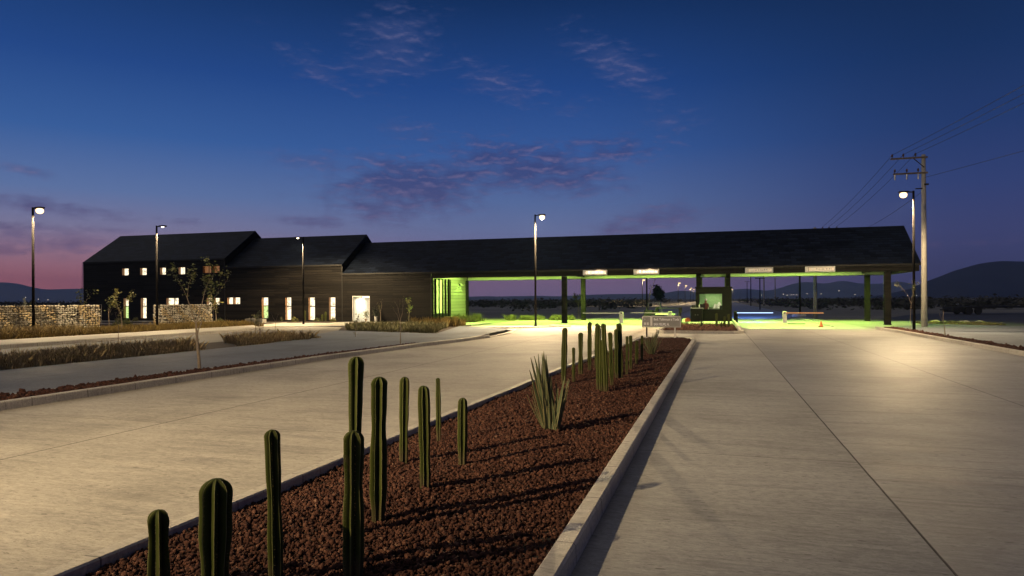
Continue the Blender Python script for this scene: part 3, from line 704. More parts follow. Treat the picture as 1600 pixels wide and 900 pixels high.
# lobby front on the end wall under the canopy
g = MB().add([(-24,YF,0),(-24,YB,0),(-24,YB,4.4),(-24,YF,4.4)], [(0,1,2,3)]); bl(g, 'end_wall', cladding('lobby_boards', (.15,.15,.13), .3, .03, .7, brick=False, var=.3))
g = MB()
for y in (55.75,56.45,57.2,58.0,58.8): g.box(-23.98,-23.86,y-.035,y+.035,.05,3.9)
lf = bl(g, 'lobby_frame', MAT['trim'])
for a_, b_ in ((59.45,59.9),(64.2,64.75)): bl(MB().box(-23.98,-23.84,a_,b_,0,3.9), 'pilaster', MAT['trim'])
bl(MB().box(-23.97,-23.91,55.8,59.4,0,.75), 'lobby_kickboard', MAT['trim'])
bl(MB().box(-23.95,-23.93,56.5,57.9,.8,3.8), 'lobby_glass', simple('milky_glass', (.7,.72,.68), .3, bump=0, var=.1))
sc_ = bl(MB().box(-23.98,-23.78,62.3,62.5,3.45,3.6).tube([(-23.8,62.4,3.52),(-23.6,62.4,3.4)],.05,8), 'wall_lamp', MAT['metal_dark'])
light('SPOT', 'wall_lamp_light', (.45, 62.4-YF, 3.75), 420, (.55,1,.12), bd, .03, (math.radians(0),math.radians(12),0), math.radians(95), .2)

# light boxes on the fascia
def lightbox(x0,x1,z0,z1,em,label,seed):
    t = empty('light_box', ((x0+x1)/2, YF-.12, z0), label, 'lane sign', 'sign boxes on the canopy fascia')
    w = (x1-x0)/2; h = z1-z0
    MB().box(-w,w,-.06,.11,0,h,.015).build('housing', MAT['steel'], t)
    m, tr, b = new_mat('lane_panel'); q = NT(tr)
    n1 = q.noise(q.pos(5,1,5, obj=True), 1.5+seed*.1, 4, .7)
    b.inputs['Base Color'].default_value = (.6,.55,.48,1); b.inputs['Roughness'].default_value = .4
    q.L.new(q.ramp(n1, [(.4, (.45,.30,.16)), (.6, (1,.85,.6))]), b.inputs['Emission Color']); b.inputs['Emission Strength'].default_value = em
    MB().box(-w+.16,w-.10,-.075,-.061,.07,h-.06).build('panel', m, t)
    MB().box(-w+.20,-w+.23,-.09,-.076,.08,h-.07).build('divider', MAT['metal_dark'], t)
    tc_ = bpy.data.curves.new('arrow', 'FONT'); tc_.body = '\u25bc' if False else 'V'; 
    bpy.data.curves.remove(tc_)
    rb = random.Random(seed+5); xx = -w+.75
    while xx < w-.3:
        ww = rb.uniform(.05,.2); MB().box(xx,xx+ww,-.086,-.076,h*.42,h*.42+rb.uniform(.06,.12)).build('sign_mark', MAT['steel'] if em < .5 else emis('mark_glow', (1,.95,.8), 2.0), t); xx += ww+rb.uniform(.04,.14)  # small bars added to suggest the indistinct lettering on the panel
    for zz in (.06,h-.09): MB().box(-w+.16,w-.10,-.088,-.076,zz,zz+.02).build('slat', MAT['metal_dark'], t)
    MB().add([(-w+.40,-.079,h*.72),(-w+.62,-.079,h*.72),(-w+.51,-.079,h*.25)], [(0,2,1)]).build('lane_arrow', MAT['white'] if em < .5 else emis('arrow_glow', (1,.97,.85), 2.2), t)
    if em > .5: light('POINT', 'box_light', (.3,-.35,h+.12), 16, (1,.66,.36), t, .06)
    return t
lightbox(-10.43,-8.43,3.95,4.38,1.0,'brightest cream light box, leftmost of the four on the canopy fascia','0' and 0)
lightbox(-6.31,-4.29,3.95,4.38,.8,'cream light box on the fascia, left of the booth and right of the brightest box',1)
lightbox(2.18,4.21,3.94,4.37,.22,'dull silver light box on the fascia just right of the booth columns',2)  # this box and the next are unlit; weak emission stands in for reflection
lightbox(6.47,8.53,3.94,4.37,.18,'dull silver light box on the fascia, rightmost of the four',3)

# ------------------------------------------------------------------ guard booth on the island
bt = empty('guard_booth', (-.15, 58.5, .14), 'small black guard booth with one wide lit window, standing on the island under the canopy', 'booth')
def bb(mb, n_, m_, par=None): return mb.build(n_, m_, par or bt)
g = MB()
w0, w1, H = -1.42, 1.42, 2.72
wx0, wx1, wz0, wz1 = -1.12, .66, .98, 2.24
g.box(w0,wx0,0,.12,0,H).box(wx1,w1,0,.12,0,H).box(wx0,wx1,0,.12,0,wz0).box(wx0,wx1,0,.12,wz1,H)
g.box(w0,w0+.12,.121,2.9,0,H).box(w1-.12,w1,.121,2.9,0,H).box(w0+.121,w1-.121,2.78,2.9,0,H)
bb(g, 'booth_wall', MAT['trim'])
bb(MB().box(w0-.05,w1+.05,-.08,3.0,H+.002,H+.1,.01), 'booth_roof', MAT['trim'])
bb(MB().box(w0+.125,w1-.125,2.72,2.775,.05,H-.02), 'interior_wall', simple('green_tinted_plaster', (.42,.62,.30), .7, var=.12, bump=.02))
g = MB().box(wx0,wx1,-.02,.13,wz0-.05,wz0).box(wx0,wx1,-.02,.13,wz1,wz1+.05).box(wx0-.05,wx0,-.02,.13,wz0-.05,wz1+.05).box(wx1,wx1+.05,-.02,.13,wz0-.05,wz1+.05)
bb(g, 'window_frame', MAT['metal_dark'])
bb(MB().box(wx0-.1,wx1+.1,.2,.75,wz0-.08,wz0-.03), 'counter', MAT['white'])
bb(MB().box(-.6,.3,1.3,1.5,H-.06,H-.02), 'booth_ceiling_lamp', emis('booth_lamp', (.9,1,.7), 2.0))
light('AREA', 'booth_light', (0,1.3,H-.12), 34, (.88,1,.62), bt, .8)
# things in the booth
t = empty('computer_monitor', (-1.05,58.95,1.12), 'black computer monitor on the booth counter, left of the guard', 'monitor')
MB().box(-.22,.22,-.02,.02,.1,.42,.01).build('screen', MAT['rubber'], t); MB().box(-.03,.03,-.02,.02,0,.12).box(-.1,.1,-.06,.06,0,.015).build('stand', MAT['rubber'], t)
t = empty('desk_phone', (-.42,59.0,1.12), 'dark desk phone on the booth counter, right of the guard', 'phone')
MB().box(-.12,.12,-.08,.08,0,.06,.01).build('phone_base', MAT['rubber'], t); MB().tube([(-.1,0,.1),(0,0,.13),(.1,0,.1)],.03,8).build('handset', MAT['rubber'], t)
# crumpled pale cover over a stack in the booth
rs = np.random.RandomState(3); V = []; Fc = []; nx, nz = 14, 9
for j in range(nz+1):
    for i in range(nx+1):
        u = i/nx; v = j/nz; top = .55*math.exp(-((u-.25)/.13)**2)+.75*math.exp(-((u-.62)/.22)**2)
        V.append((-.42+u*.95+rs.randn()*.01, -.1+.25*v+rs.randn()*.02-.12*math.sin(u*9), v*top*.75+.02))
for j in range(nz):
    for i in range(nx): a = j*(nx+1)+i; Fc.append((a,a+1,a+nx+2,a+nx+1))
o = MB().add(V, Fc).build('cloth_cover', simple('pale_cloth', (.62,.58,.5), .8), smooth=True); o.location = (.12,60.2,1.12); tag(o, 'pale crumpled cloth piled up behind the booth window', 'cloth')
md_ = o.modifiers.new('solid','SOLIDIFY'); md_.thickness = .02
o = MB().lathe((0,0,0), [(.09,0),(.10,.05),(.1,.25),(.07,.3)], 12).build('desk_fan', MAT['rubber'], smooth=True); o.location = (.42,58.9,1.12); tag(o, 'small dark round appliance at the right end of the booth window', 'appliance')

# person in the booth
def skin_person(name, label, loc, rz):
    me = bpy.data.meshes.new('person'); 
    J = [(0,0,.95),(0,0,1.15),(0,0,1.38),(0,-.01,1.50),(0,-.02,1.60),(0,-.03,1.72),   # pelvis..head
         (.17,0,1.40),(.24,-.06,1.14),(.20,-.28,1.06),(-.17,0,1.40),(-.24,-.06,1.14),(-.18,-.28,1.06),
         (.10,0,.90),(.11,-.03,.50),(.11,0,.08),(.11,-.12,.04),(-.10,0,.90),(-.11,-.03,.50),(-.11,0,.08),(-.11,-.12,.04)]
    E_ = [(0,1),(1,2),(2,3),(3,4),(4,5),(2,6),(6,7),(7,8),(2,9),(9,10),(10,11),(0,12),(12,13),(13,14),(14,15),(0,16),(16,17),(17,18),(18,19)]
    Rr = [.15,.15,.15,.06,.085,.085,.07,.05,.035,.07,.05,.035,.095,.065,.05,.04,.095,.065,.05,.04]
    for s, hi in ((1,8),(-1,11)):           # five fingers on each hand
        hx, hy, hz = J[hi]
        J.append((hx-.01*s,hy-.07,hz-.01)); Rr.append(.028); pk = len(J)-1; E_.append((hi,pk))
        for k, (fx, fl) in enumerate(((-.03,.06),(-.01,.075),(.012,.07),(.032,.055))):
            J.append((hx+fx,hy-.07-fl,hz-.02)); Rr.append(.008); E_.append((pk,len(J)-1))
        J.append((hx-.05*s,hy-.08,hz)); Rr.append(.010); E_.append((pk,len(J)-1))
    me.from_pydata(J, E_, [])
    o = bpy.data.objects.new('body', me); C.objects.link(o)
    sk = o.modifiers.new('skin','SKIN'); me.skin_vertices[0].data[0].use_root = True
    for i, r in enumerate(Rr): me.skin_vertices[0].data[i].radius = (r, r*.85 if i in (0,1,2) else r)
    ss = o.modifiers.new('sub','SUBSURF'); ss.levels = 1; ss.render_levels = 2
    dg = bpy.context.evaluated_depsgraph_get(); ev = o.evaluated_get(dg); bm_ = bpy.data.meshes.new_from_object(ev)
    o.modifiers.clear(); o.data = bm_
    shirt = simple('brown_shirt', (.16,.05,.035), .8); trou = simple('dark_trousers', (.02,.02,.025), .8); skin_ = simple('skin', (.32,.17,.11), .55, var=.1)
    bm_.materials.clear()
    for mm in (skin_, shirt, trou): bm_.materials.append(mm)
    for p in bm_.polygons:
        c = p.center; p.material_index = 2 if c.z < .98 else (1 if c.z < 1.47 and c.y > -.24 else 0); p.use_smooth = True
    t = empty(name, loc, label, 'person', rz=rz); o.parent = t
    cap = MB().lathe((0,-.03,1.70), [(.10,0),(.115,.03),(.108,.09),(.075,.13),(.02,.15)], 16).box(-.08,.08,-.24,-.12,1.715,1.73,.006)
    cap.build('cap', MAT['white'], t, smooth=True)
    for s in (-1,1): MB().lathe((s*.035,-.108,1.675), [(.002,-.012),(.012,0),(.002,.012)], 8).build('eye', MAT['rubber'], t)
    MB().add([(-.014,-.11,1.64),(.014,-.11,1.64),(0,-.138,1.642),(0,-.108,1.68)], [(0,2,3),(2,1,3),(0,1,2)]).build('nose', skin_, t)
    MB().box(-.03,.03,-.117,-.108,1.605,1.613).build('mouth', simple('lips', (.25,.08,.07), .5), t)
    return t
skin_person('person', 'person in a white cap and brown shirt standing behind the booth window', (-.78,59.55,.14), 0)

# cabinet, papers and small items beside booth
t = empty('kiosk_cabinet', (-1.42,57.2,.14), 'black two-door steel cabinet standing in front of the booth at its left', 'cabinet')
MB().box(-.52,.42,-.3,.3,0,1.05,.02).build('cabinet_body', MAT['trim'], t)
MB().box(-.56,.46,-.34,.34,1.052,1.12,.01).build('cabinet_top', MAT['steel'], t)
for x in (-.48,-.03):
    d = MB().box(x,x+.42,-.318,-.302,.08,1.0).build('door', MAT['trim'], t)
    MB().lathe((x+(.34 if x < -.1 else .08),-.33,.55), [(.02,-.02),(.025,0),(.02,.02)], 8).build('knob', MAT['steel'], d)
o = MB().lathe((0,0,0), [(.05,0),(.055,.1),(.045,.2),(.02,.24),(.02,.28)], 12).build('water_bottle', MAT['white'], smooth=True); o.location = (-1.25,57.2,1.262); tag(o, 'small white bottle standing on the black cabinet', 'bottle')
o = MB().box(-.16,.16,-.14,.14,0,.2,.02).build('ticket_printer', MAT['rubber']); o.location = (-1.7,57.2,1.262); tag(o, 'small black box printer at the left end of the black cabinet top', 'printer')
t = empty('ticket_post', (-2.75,57.3,.14), 'short dark ticket post at the left edge of the island', 'post')
MB().box(-.07,.07,-.07,.07,0,.75,.01).build('post', MAT['metal_dark'], t); MB().box(-.12,.12,-.1,.1,.75,1.15,.02).build('reader_head', MAT['metal_dark'], t)
o = MB().box(-.24,.24,-.14,.14,0,.22,.03).box(-.14,.14,-.08,.08,.22,.30,.01).build('tool_case', MAT['orange']); o.location = (-2.15,57.2,.142); tag(o, 'orange and brown case on the green-lit island slab beside the cabinet', 'case')
# LED barrier arms
def barrier(name, loc, arm, label, armmat, postmat, h=.85, at=.045):
    t = empty(name, loc, label, 'barrier')
    p = MB().box(-.16,.16,-.13,.13,0,h+.12,.02).box(-.2,.2,-.17,.17,0,.03).build('cabinet', postmat, t)
    MB().lathe((0,-.14,h), [(.05,-.05),(.06,0),(.05,.05)], 10).build('hub', MAT['metal_dark'], t)
    s = 1 if arm > 0 else -1
    MB().box(min(.1*s,arm), max(.1*s,arm), -.2,-.155, h-at,h+at).build('arm', armmat, t)
    return t
blue = emis('blue_led', (.42,.62,1), 2.6); redm = emis('red_led', (.9,.32,.10), .55)
barrier('gate_barrier', (5.3,58.7,0), 2.85, 'white barrier post with a dim orange lit arm reaching right', redm, MAT['white'], .82)
tb = barrier('gate_barrier', (1.62,60.1,0), 2.9, 'barrier beside the booth with a glowing blue-white lit arm', blue, MAT['trim'], .8, .028)
light('AREA', 'blue_arm_light', (1.6,0.2,.74), 160, (.10,.24,1), tb, 2.8, (math.radians(35),0,0), size_y=.1)
barrier('gate_barrier', (-7.45,56.6,0), -3.2, 'white barrier post with a white arm reaching left to the green-lit column', MAT['white'], MAT['white'], .83)
barrier('gate_barrier', (-3.75,60.0,.0), -3.3, 'white barrier with its arm lowered across the lane behind the road sign', MAT['white'], MAT['white'], .8)
tc_ = empty('traffic_cone', (6.95,51.1,0), 'small orange traffic cone standing on the exit lane', 'cone')
MB().lathe((0,0,0.03), [(.13,0),(.12,.02),(.035,.38),(.02,.40)], 16).build('cone_body', MAT['orange'], tc_, smooth=True)
MB().box(-.17,.17,-.17,.17,0,.03,.006).build('cone_base', MAT['rubber'], tc_)
MB().lathe((0,0,0.2), [(.083,0),(.066,.07)], 16).build('cone_band', MAT['white'], tc_)
o = MB().box(-.6,.6,-.35,.35,0,.03,.008).build('speed_plate', MAT['metal_dark']); o.location = (6.0,57.0,.004); tag(o, 'flat dark steel plate on the ground beside the white barrier post', 'plate')

# utility cart behind the sign
t = empty('utility_cart', (-5.9,70.2,0), 'black open utility cart with a tubular frame parked beyond the canopy', 'cart')
MB().box(-1.0,-.1,-.7,.7,.35,.85,.08).box(-.1,.8,-.7,.7,.35,.55,.03).build('cart_body', MAT['rubber'], t)
fr = MB()
for y in (-.65,.65): fr.tube([(-.8,y,.8),(-.55,y,1.6),(.55,y,1.62),(.75,y,.6)],.03,6)
for x in (-.55,.55): fr.tube([(x,-.65,1.6),(x,.65,1.6)],.03,6)
fr.build('roll_frame', MAT['steel'], t)
MB().box(.0,.25,-.6,.6,.55,.8,.04).box(.25,.38,-.6,.6,.6,1.2,.04).build('seat', MAT['rubber'], t)
for x in (-.75,.6):
    for y in (-.72,.72):
        MB().tube([(x,y-.12,.3),(x,y+.12,.3)],.3,16).build('wheel', MAT['rubber'], t)
t = empty('flat_rack', (-4.2,66.5,0), 'low steel rack with a pale top, beyond the white barrier behind the sign', 'rack')
MB().box(-1.3,.6,-.5,.5,.5,.58).build('rack_top', MAT['white'], t)
fr = MB()
for x in (-1.25,.9):
    for y in (-.45,.45): fr.tube([(x,y,0),(x,y,1.1)],.03,6)
for y in (-.45,.45): fr.tube([(-1.25,y,1.1),(.9,y,1.1)],.03,6)
fr.build('rack_frame', MAT['metal_dark'], t)

# ------------------------------------------------------------------ road sign on the median
t = empty('road_sign', (-2.42,33.5,.06), 'grey road sign with two lines of white lettering at the end of the median', 'sign')
MB().box(-1.0,.84,-.03,.03,.56,1.12,.012).build('sign_panel', MAT['grey_sign'], t)
MB().box(-.98,-.955,-.045,-.032,.58,1.10).box(.795,.82,-.045,-.032,.58,1.10).box(-.95,.79,-.045,-.032,1.075,1.10).box(-.95,.79,-.045,-.032,.58,.60).build('sign_border', MAT['steel'], t)
for x, mm in ((-.78,'metal_dark'),(.55,'white')): MB().tube([(x,.06,0),(x,.06,1.1)],.032,8).build('leg', MAT[mm], t)
MB().box(-.90,-.80,-.046,-.032,.68,.80).box(-.76,-.68,-.046,-.032,.68,.80).build('emblem_squares', MAT['white'], t)
MB().lathe((-.86,-.04,.95), [(.02,-.03),(.045,0),(.02,.03)], 10).build('emblem_disc', MAT['white'], t)
MB().box(-.60,-.50,-.046,-.032,.64,1.06).build('emblem_bar', MAT['white'], t)
def text(body, size, loc, mat, parent, name='lettering', bold=0.0, sx=1):
    cu = bpy.data.curves.new(name, 'FONT'); cu.body = body; cu.size = size; cu.extrude = .004; cu.offset = bold; cu.align_x = 'LEFT'
    ob = bpy.data.objects.new(name, cu); C.objects.link(ob); dg = bpy.context.evaluated_depsgraph_get()
    me = bpy.data.meshes.new_from_object(ob.evaluated_get(dg)); bpy.data.objects.remove(ob)
    o = bpy.data.objects.new(name, me); me.materials.append(mat); C.objects.link(o); o.parent = parent; o.location = loc; o.rotation_euler = (PI/2,0,0); o.scale = (sx,1,1)
    return o
lm = simple('reflective_lettering', (.85,.85,.88), .5, var=.03, bump=0)
text('Bod. Tolimnum a Tuxla', .16, (-.44,-.036,.90), lm, t, bold=.004, sx=.78)
text('SAN FELIPE, N.', .155, (-.44,-.036,.66), lm, t, bold=.006, sx=.74)

# ------------------------------------------------------------------ street lamps
LAMPCOL = (1.0,.74,.40)
lens_m, _t, _b = new_mat('lamp_lens_halo'); _q = NT(_t)      # lens glow by facing: hot centre, amber halo painted into the rim
_lw = _q.n('ShaderNodeLayerWeight'); _lw.inputs['Blend'].default_value = .35
_q.L.new(_q.ramp(_lw.outputs['Facing'], [(.0, (1,.86,.60)), (.35, (1,.72,.38)), (.8, (.62,.33,.11))]), _b.inputs['Emission Color'])
_b.inputs['Emission Strength'].default_value = 3.2; _b.inputs['Base Color'].default_value = (.3,.25,.2,1)
lens_far = emis('far_lamp_lens', (1,.74,.36), 1.6)
GL = 'street lamps along the road'
def street_lamp(loc, h, side, label, energy, group=GL, lens=True, rz=0., r=.065, arm=.75, aim=None, cone=172, blend=.35):
    t = empty('street_lamp', loc, label, 'street lamp', group, rz)
    MB().tube([(0,0,0),(0,0,h)], [r*1.2, r*.9], 12).build('pole', MAT['pole_black'], t, smooth=True)
    MB().box(-.16,.16,-.16,.16,0,.03).tube([(0,0,.03),(0,0,.12)],.1,10).build('base_plate', MAT['metal_dark'], t)
    s = side
    MB().tube([(0,0,h-.08),(s*.3,0,h-.05)],.035,8).build('arm', MAT['metal_dark'], t)
    MB().box(min(s*.25,s*arm),max(s*.25,s*arm),-.15,.15,h-.09,h-.0,.03).build('lamp_head', MAT['metal_dark'], t)
    if lens:
        n = 14; prof = [(.03,-.29),(.11,-.27),(.175,-.21),(.20,-.13),(.19,-.05),(.13,.01)]
        MB().lathe((s*(arm-.24),0,h-.095), prof, n).build('lens', lens_m, t, smooth=True)
    if energy:
        rot = Vector(aim).to_track_quat('-Z','Y').to_euler() if aim else (0,0,0)
        light('SPOT', 'lamp_light', (s*(arm-.24),0,h-.42), energy, LAMPCOL, t, .09, rot, math.radians(cone), blend)
    return t
street_lamp((-12.2,46.75,.1), 7.9, 1, 'brightly lit street lamp at the left kerb, in front of the dark canopy roof', 21000, aim=(.2,-.7,-.7))
street_lamp((10.78,43.6,.1), 7.95, -1, 'brightly lit dark street lamp on the right kerb beside the concrete power pole', 7200)
street_lamp((-37.0,29.3,0), 7.35, 1, 'lit street lamp in the yellow grass before the stone-filled wall at far left', 3200)
street_lamp((-36.1,37.3,0), 7.1, 1, 'slim street lamp with a small dim head beside the pale stone-filled wall', 2600, lens=False)
street_lamp((-32.8,49.4,0), 7.3, -1, 'street lamp in front of the middle roof section with its head turned left', 8000, aim=(.0,.25,-.95), cone=150, lens=False)
street_lamp((-12.9,-6.0,.1), 8.5, 1, 'street lamp at the left kerb nearest the viewer', 37000, aim=(.37,.90,-.24), cone=68, blend=1.0)
for x_, z_, p_ in ((1,-7.35,'d'),):
    pass
# small bare lenses for the dim lamps
def add_lens(par, s, h, m_, r=.1):
    MB().lathe((s*.5,0,h-.095), [(r*.3,-.05),(r*.8,-.03),(r,0)], 12).build('lens', m_, par, smooth=True)
for o in list(bpy.data.objects):
    if o.get('category') == 'street lamp' and 'small dim head' in o['label']: add_lens(o, 1, 7.1, emis('dim_lens', (1,.85,.6), 6))
    if o.get('category') == 'street lamp' and 'head turned left' in o['label']: add_lens(o, -1, 7.3, emis('dim_lens', (1,.8,.5), 14))
# receding lamps past the canopy
far = [((-21.2,209,0),1,'nearest of the lit street lamps receding beyond the canopy on the left road',True),((-13.1,257,0),1,'second lit street lamp receding beyond the canopy',True),
       ((-12.8,309,0),1,'third lit street lamp receding beyond the canopy',True),((-13.1,385,0),1,'fourth lit street lamp receding beyond the canopy',True),
       ((-13.3,439,0),1,'farthest lit street lamp, close to the left edge of the booth',True),((10.6,455,0),-1,'far lit street lamp just right of the booth roof',True)]
for loc, s, lb_, li in far:
    t = empty('street_lamp', loc, lb_, 'street lamp', 'far street lamps beyond the canopy')
    MB().tube([(0,0,0),(0,0,7.9)], [.12,.09], 8).build('pole', MAT['metal_dark'], t)
    MB().box(min(0,s*.7),max(0,s*.7),-.15,.15,7.85,7.95).build('lamp_head', MAT['metal_dark'], t)
    MB().lathe((s*.45,0,7.83), [(.1,-.45),(.4,-.3),(.45,0),(.2,.05)], 12).build('lens', lens_far, t)
    light('SPOT', 'lamp_light', (s*.45,0,7.2), 9000, LAMPCOL, t, .3, (0,0,0), math.radians(170), .3)
# unlit posts beyond the canopy
def post(loc, h, r, label, mat='metal_dark', arm=None):
    t = empty('lamp_post', loc, label, 'post', 'unlit posts beyond the canopy')
    MB().tube([(0,0,0),(0,0,h)], [r*1.15, r*.85], 10).build('pole', MAT[mat], t, smooth=True)
    if arm: MB().box(-arm,arm,-.08,.08,h-.15,h).build('cross_arm', MAT['metal_dark'], t)
    else: MB().box(-.05,.7,-.1,.1,h-.08,h).build('lamp_head', MAT['metal_dark'], t)
    return t
t = post((8.7,79.3,0), 8, .10, 'thick dark lamp post on a stone footing, left of the pale pole'); MB().box(-.8,.6,-.4,.4,0,.28,.08).build('footing', MAT['stone'], t)
post((-7.6,80,0), 7, .09, 'dark unlit lamp post seen between the left canopy columns and the road sign')
post((7.45,127,0), 5.6, .10, 'dark post with a short cross-arm beyond the barrier, right of the booth', arm=.8)
post((8.9,190,0), 8.0, .12, 'thin dark pole second right of the booth', arm=1.0)
post((12.6,300,0), 9.0, .14, 'thin dark pole nearest the booth edge on its right', arm=1.0)
for (x,y,h,lb_) in ((23.5,300,13,'pale distant concrete pole third from the right behind the canopy'),(14.2,222,13,'pale distant concrete pole fourth from the right behind the canopy'),):
    t = empty('utility_pole', (x,y,0), lb_, 'power pole', 'pale poles beyond the canopy'); MB().tube([(0,0,0),(0,0,h)],[.24,.16],8).build('pole', MAT['conc_pole'], t)

# ------------------------------------------------------------------ power poles and wires
def power_pole(loc, h, label, arms, r0=.19, r1=.12):
    t = empty('power_pole', loc, label, 'power pole')
    MB().tube([(0,0,0),(0,0,h)], [r0, r1], 16).build('pole', MAT['conc_pole'], t, smooth=True)
    for (x0,x1,z,ins) in arms:
        a = MB().box(x0,x1,-.2,-.10,z-.05,z+.05).build('cross_arm', MAT['wood_arm'], t)
        for x in ins:
            MB().lathe((x,-.15,z+.05), [(.02,0),(.02,.06),(.07,.09),(.05,.14),(.07,.17),(.04,.24),(.02,.27)], 10).build('insulator', MAT['ceramic'], a)
            if z < 10.6: MB().tube([(x,-.15,z-.05),(x,-.15,z-.38)],.05,8).build('fuse_holder', MAT['steel'], a)
    return t
pp = power_pole((12.95,50,.1), 11.15, 'tall pale concrete power pole with two cross-arms beside the right street lamp', [(-1.95,.2,10.95,(-1.85,-1.2,-.5)),(-1.8,.2,9.95,(-1.7,-1.0,-.35))])
MB().tube([(0,-.15,10.3),(-.6,-.15,10.9)],.03,6).tube([(0,-.15,9.2),(.25,-.15,9.2)],.06,6).tube([(-.5,-.1,8.95),(-.1,-.1,8.95)],.04,6).build('bracket', MAT['metal_dark'], pp)
power_pole((9.6,74.5,0), 9.1, 'pale concrete power pole seen through the canopy near its right columns', [(-.2,2.3,8.8,(.7,1.3,2.0))], .2, .13)
def wire(a, b_, sag, label, r=.012):
    pts = []
    for i in range(25):
        u = i/24; p = Vector(a)*(1-u)+Vector(b_)*u; p.z -= sag*4*u*(1-u); pts.append(p)
    o = MB().tube(pts, r, 5, cap=False).build('power_wire', MAT['rubber']); tag(o, label, 'wire'); return o
for i, (x, xf, xe) in enumerate(((11.1,15.6,10.3),(11.75,16.4,10.9),(12.45,17.6,11.6))):
    nm = ('left', 'middle', 'right')[i]
    wire((x,49.85,11.3), (xf,5,11.2), .25, f'power wire rising to the upper right from the {nm} insulator of the tall pole')
    wire((x,49.85,11.3), (xe,74.3,9.12), .25, f'power wire falling from the {nm} insulator of the tall pole to behind the roof')
wire((13.0,49.85,9.75), (26.5,5,10.0), .3, 'single lower wire leaving the tall pole towards the right edge')
wire((12.9,49.85,8.9), (13.9,74,8.7), .2, 'single lower wire leaving the tall pole to the left behind the roof')

# ------------------------------------------------------------------ gabion walls
def gabion(y0, y1, x, h, label, mats, coremat='gab_core', wire_=True):
    t = empty('gabion_wall', (x,(y0+y1)/2,-.05), label, 'stone wall', 'stone-filled basket walls at left')
    L_ = (y1-y0)/2
    MB().box(-.38,.38,-L_+.04,L_-.04,0,h-.04).build('core', MAT['gab_core'], t)
    Vb, Fb = ico(1); V = []; Fs = []; o_ = 0
    cellz = .125; celly = .165
    for face in ('x','y0'):
        span = L_*2 if face == 'x' else .8
        nz = int(h/cellz); ny = int(span/celly)
        for i in range(ny):
            for j in range(nz):
                if random.random() < .05: continue
                a = (i+.5+random.uniform(-.25,.25))*span/ny-span/2; z = (j+.5+random.uniform(-.2,.2))*h/nz
                s = np.array([random.uniform(.06,.10), random.uniform(.06,.12), random.uniform(.045,.085)])
                c = np.array([.36, a, z]) if face == 'x' else np.array([a, -L_+.03, z])
                if face != 'x': s = s[[1,0,2]]
                v = Vb*(1+np.random.uniform(-.22,.22,(len(Vb),1)))*s
                th = random.uniform(-.5,.5); cc, ss_ = math.cos(th), math.sin(th)
                if face == 'x': v = np.stack([v[:,0], v[:,1]*cc-v[:,2]*ss_, v[:,1]*ss_+v[:,2]*cc],1)
                V.append(v+c); Fs.append(Fb+o_); o_ += len(Vb)
    V = np.concatenate(V); Fs = np.concatenate(Fs)
    half = MB(); half.v = [tuple(p) for p in V]; half.f = [tuple(f) for f in Fs]; half.mi = [int(k//80) % len(mats) for k in range(len(Fs))]
    half.build('stones', [MAT[m_] for m_ in mats], t)
    g = MB()
    k = int((2*L_)/.5)
    for i in range(k+1): g.tube([(.5,-L_+i*2*L_/k,0),(.5,-L_+i*2*L_/k,h)],.006,4)
    for j in range(5): g.tube([(.5,-L_,h*j/4),(.5,L_,h*j/4)],.006,4)
    g.build('wire_mesh', MAT['steel'], t)
    return t
gabion(39.6,44.7,-38.3,1.8,'pale stone-filled wall right of the slim street lamp in front of the building',['stone','stone','stone2'])
gabion(33.1,34.5,-38.3,1.85,'tan stone-filled wall end block nearest the building corner',['stone2','stone','stone2'])
gabion(31.8,33.0,-38.45,1.85,'grey-white stone-filled block between the tan end block and the dull wall',['stone','stone'])
gabion(18,31.7,-38.6,1.85,'long dull stone-filled wall running out of view at the left edge',['stone_dk','stone_dk','stone2'])

# ------------------------------------------------------------------ cacti
m, t, b = new_mat('cactus_skin'); q = NT(t)
at_ = q.n('ShaderNodeAttribute'); at_.attribute_name = 'rib'
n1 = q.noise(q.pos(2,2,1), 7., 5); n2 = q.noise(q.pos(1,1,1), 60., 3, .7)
base = q.mix(at_.outputs['Fac'], (.010,.013,.003,1), (.055,.072,.009,1))  # groove shade put into the skin colour, darker towards the valleys
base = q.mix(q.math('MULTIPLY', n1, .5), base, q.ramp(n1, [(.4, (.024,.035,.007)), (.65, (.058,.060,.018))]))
edge = q.math('GREATER_THAN', at_.outputs['Fac'], .93)
base = q.mix(q.math('MULTIPLY', edge, q.math('ADD', .25, q.math('MULTIPLY', n2, .7))), base, (.23,.21,.11,1))
oz = q.n('ShaderNodeSeparateXYZ'); q.L.new(q.n('ShaderNodeTexCoord').outputs['Object'], oz.inputs[0])
cork = q.math('MULTIPLY', q.math('SUBTRACT', q.math('ADD', .16, q.math('MULTIPLY', n1, .16)), oz.outputs[2]), 8, clamp=True)
base = q.mix(q.math('MULTIPLY', cork, .6), base, (.075,.055,.035,1))
scar = q.math('GREATER_THAN', q.noise(q.pos(1,1,1), 14., 3, .6), .66)
base = q.mix(q.math('MULTIPLY', scar, .5), base, (.07,.055,.03,1))
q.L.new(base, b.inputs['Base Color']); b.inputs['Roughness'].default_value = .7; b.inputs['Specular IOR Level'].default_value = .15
q.L.new(q.bump(n2, .25, .004), b.inputs['Normal']); MAT['cactus'] = m
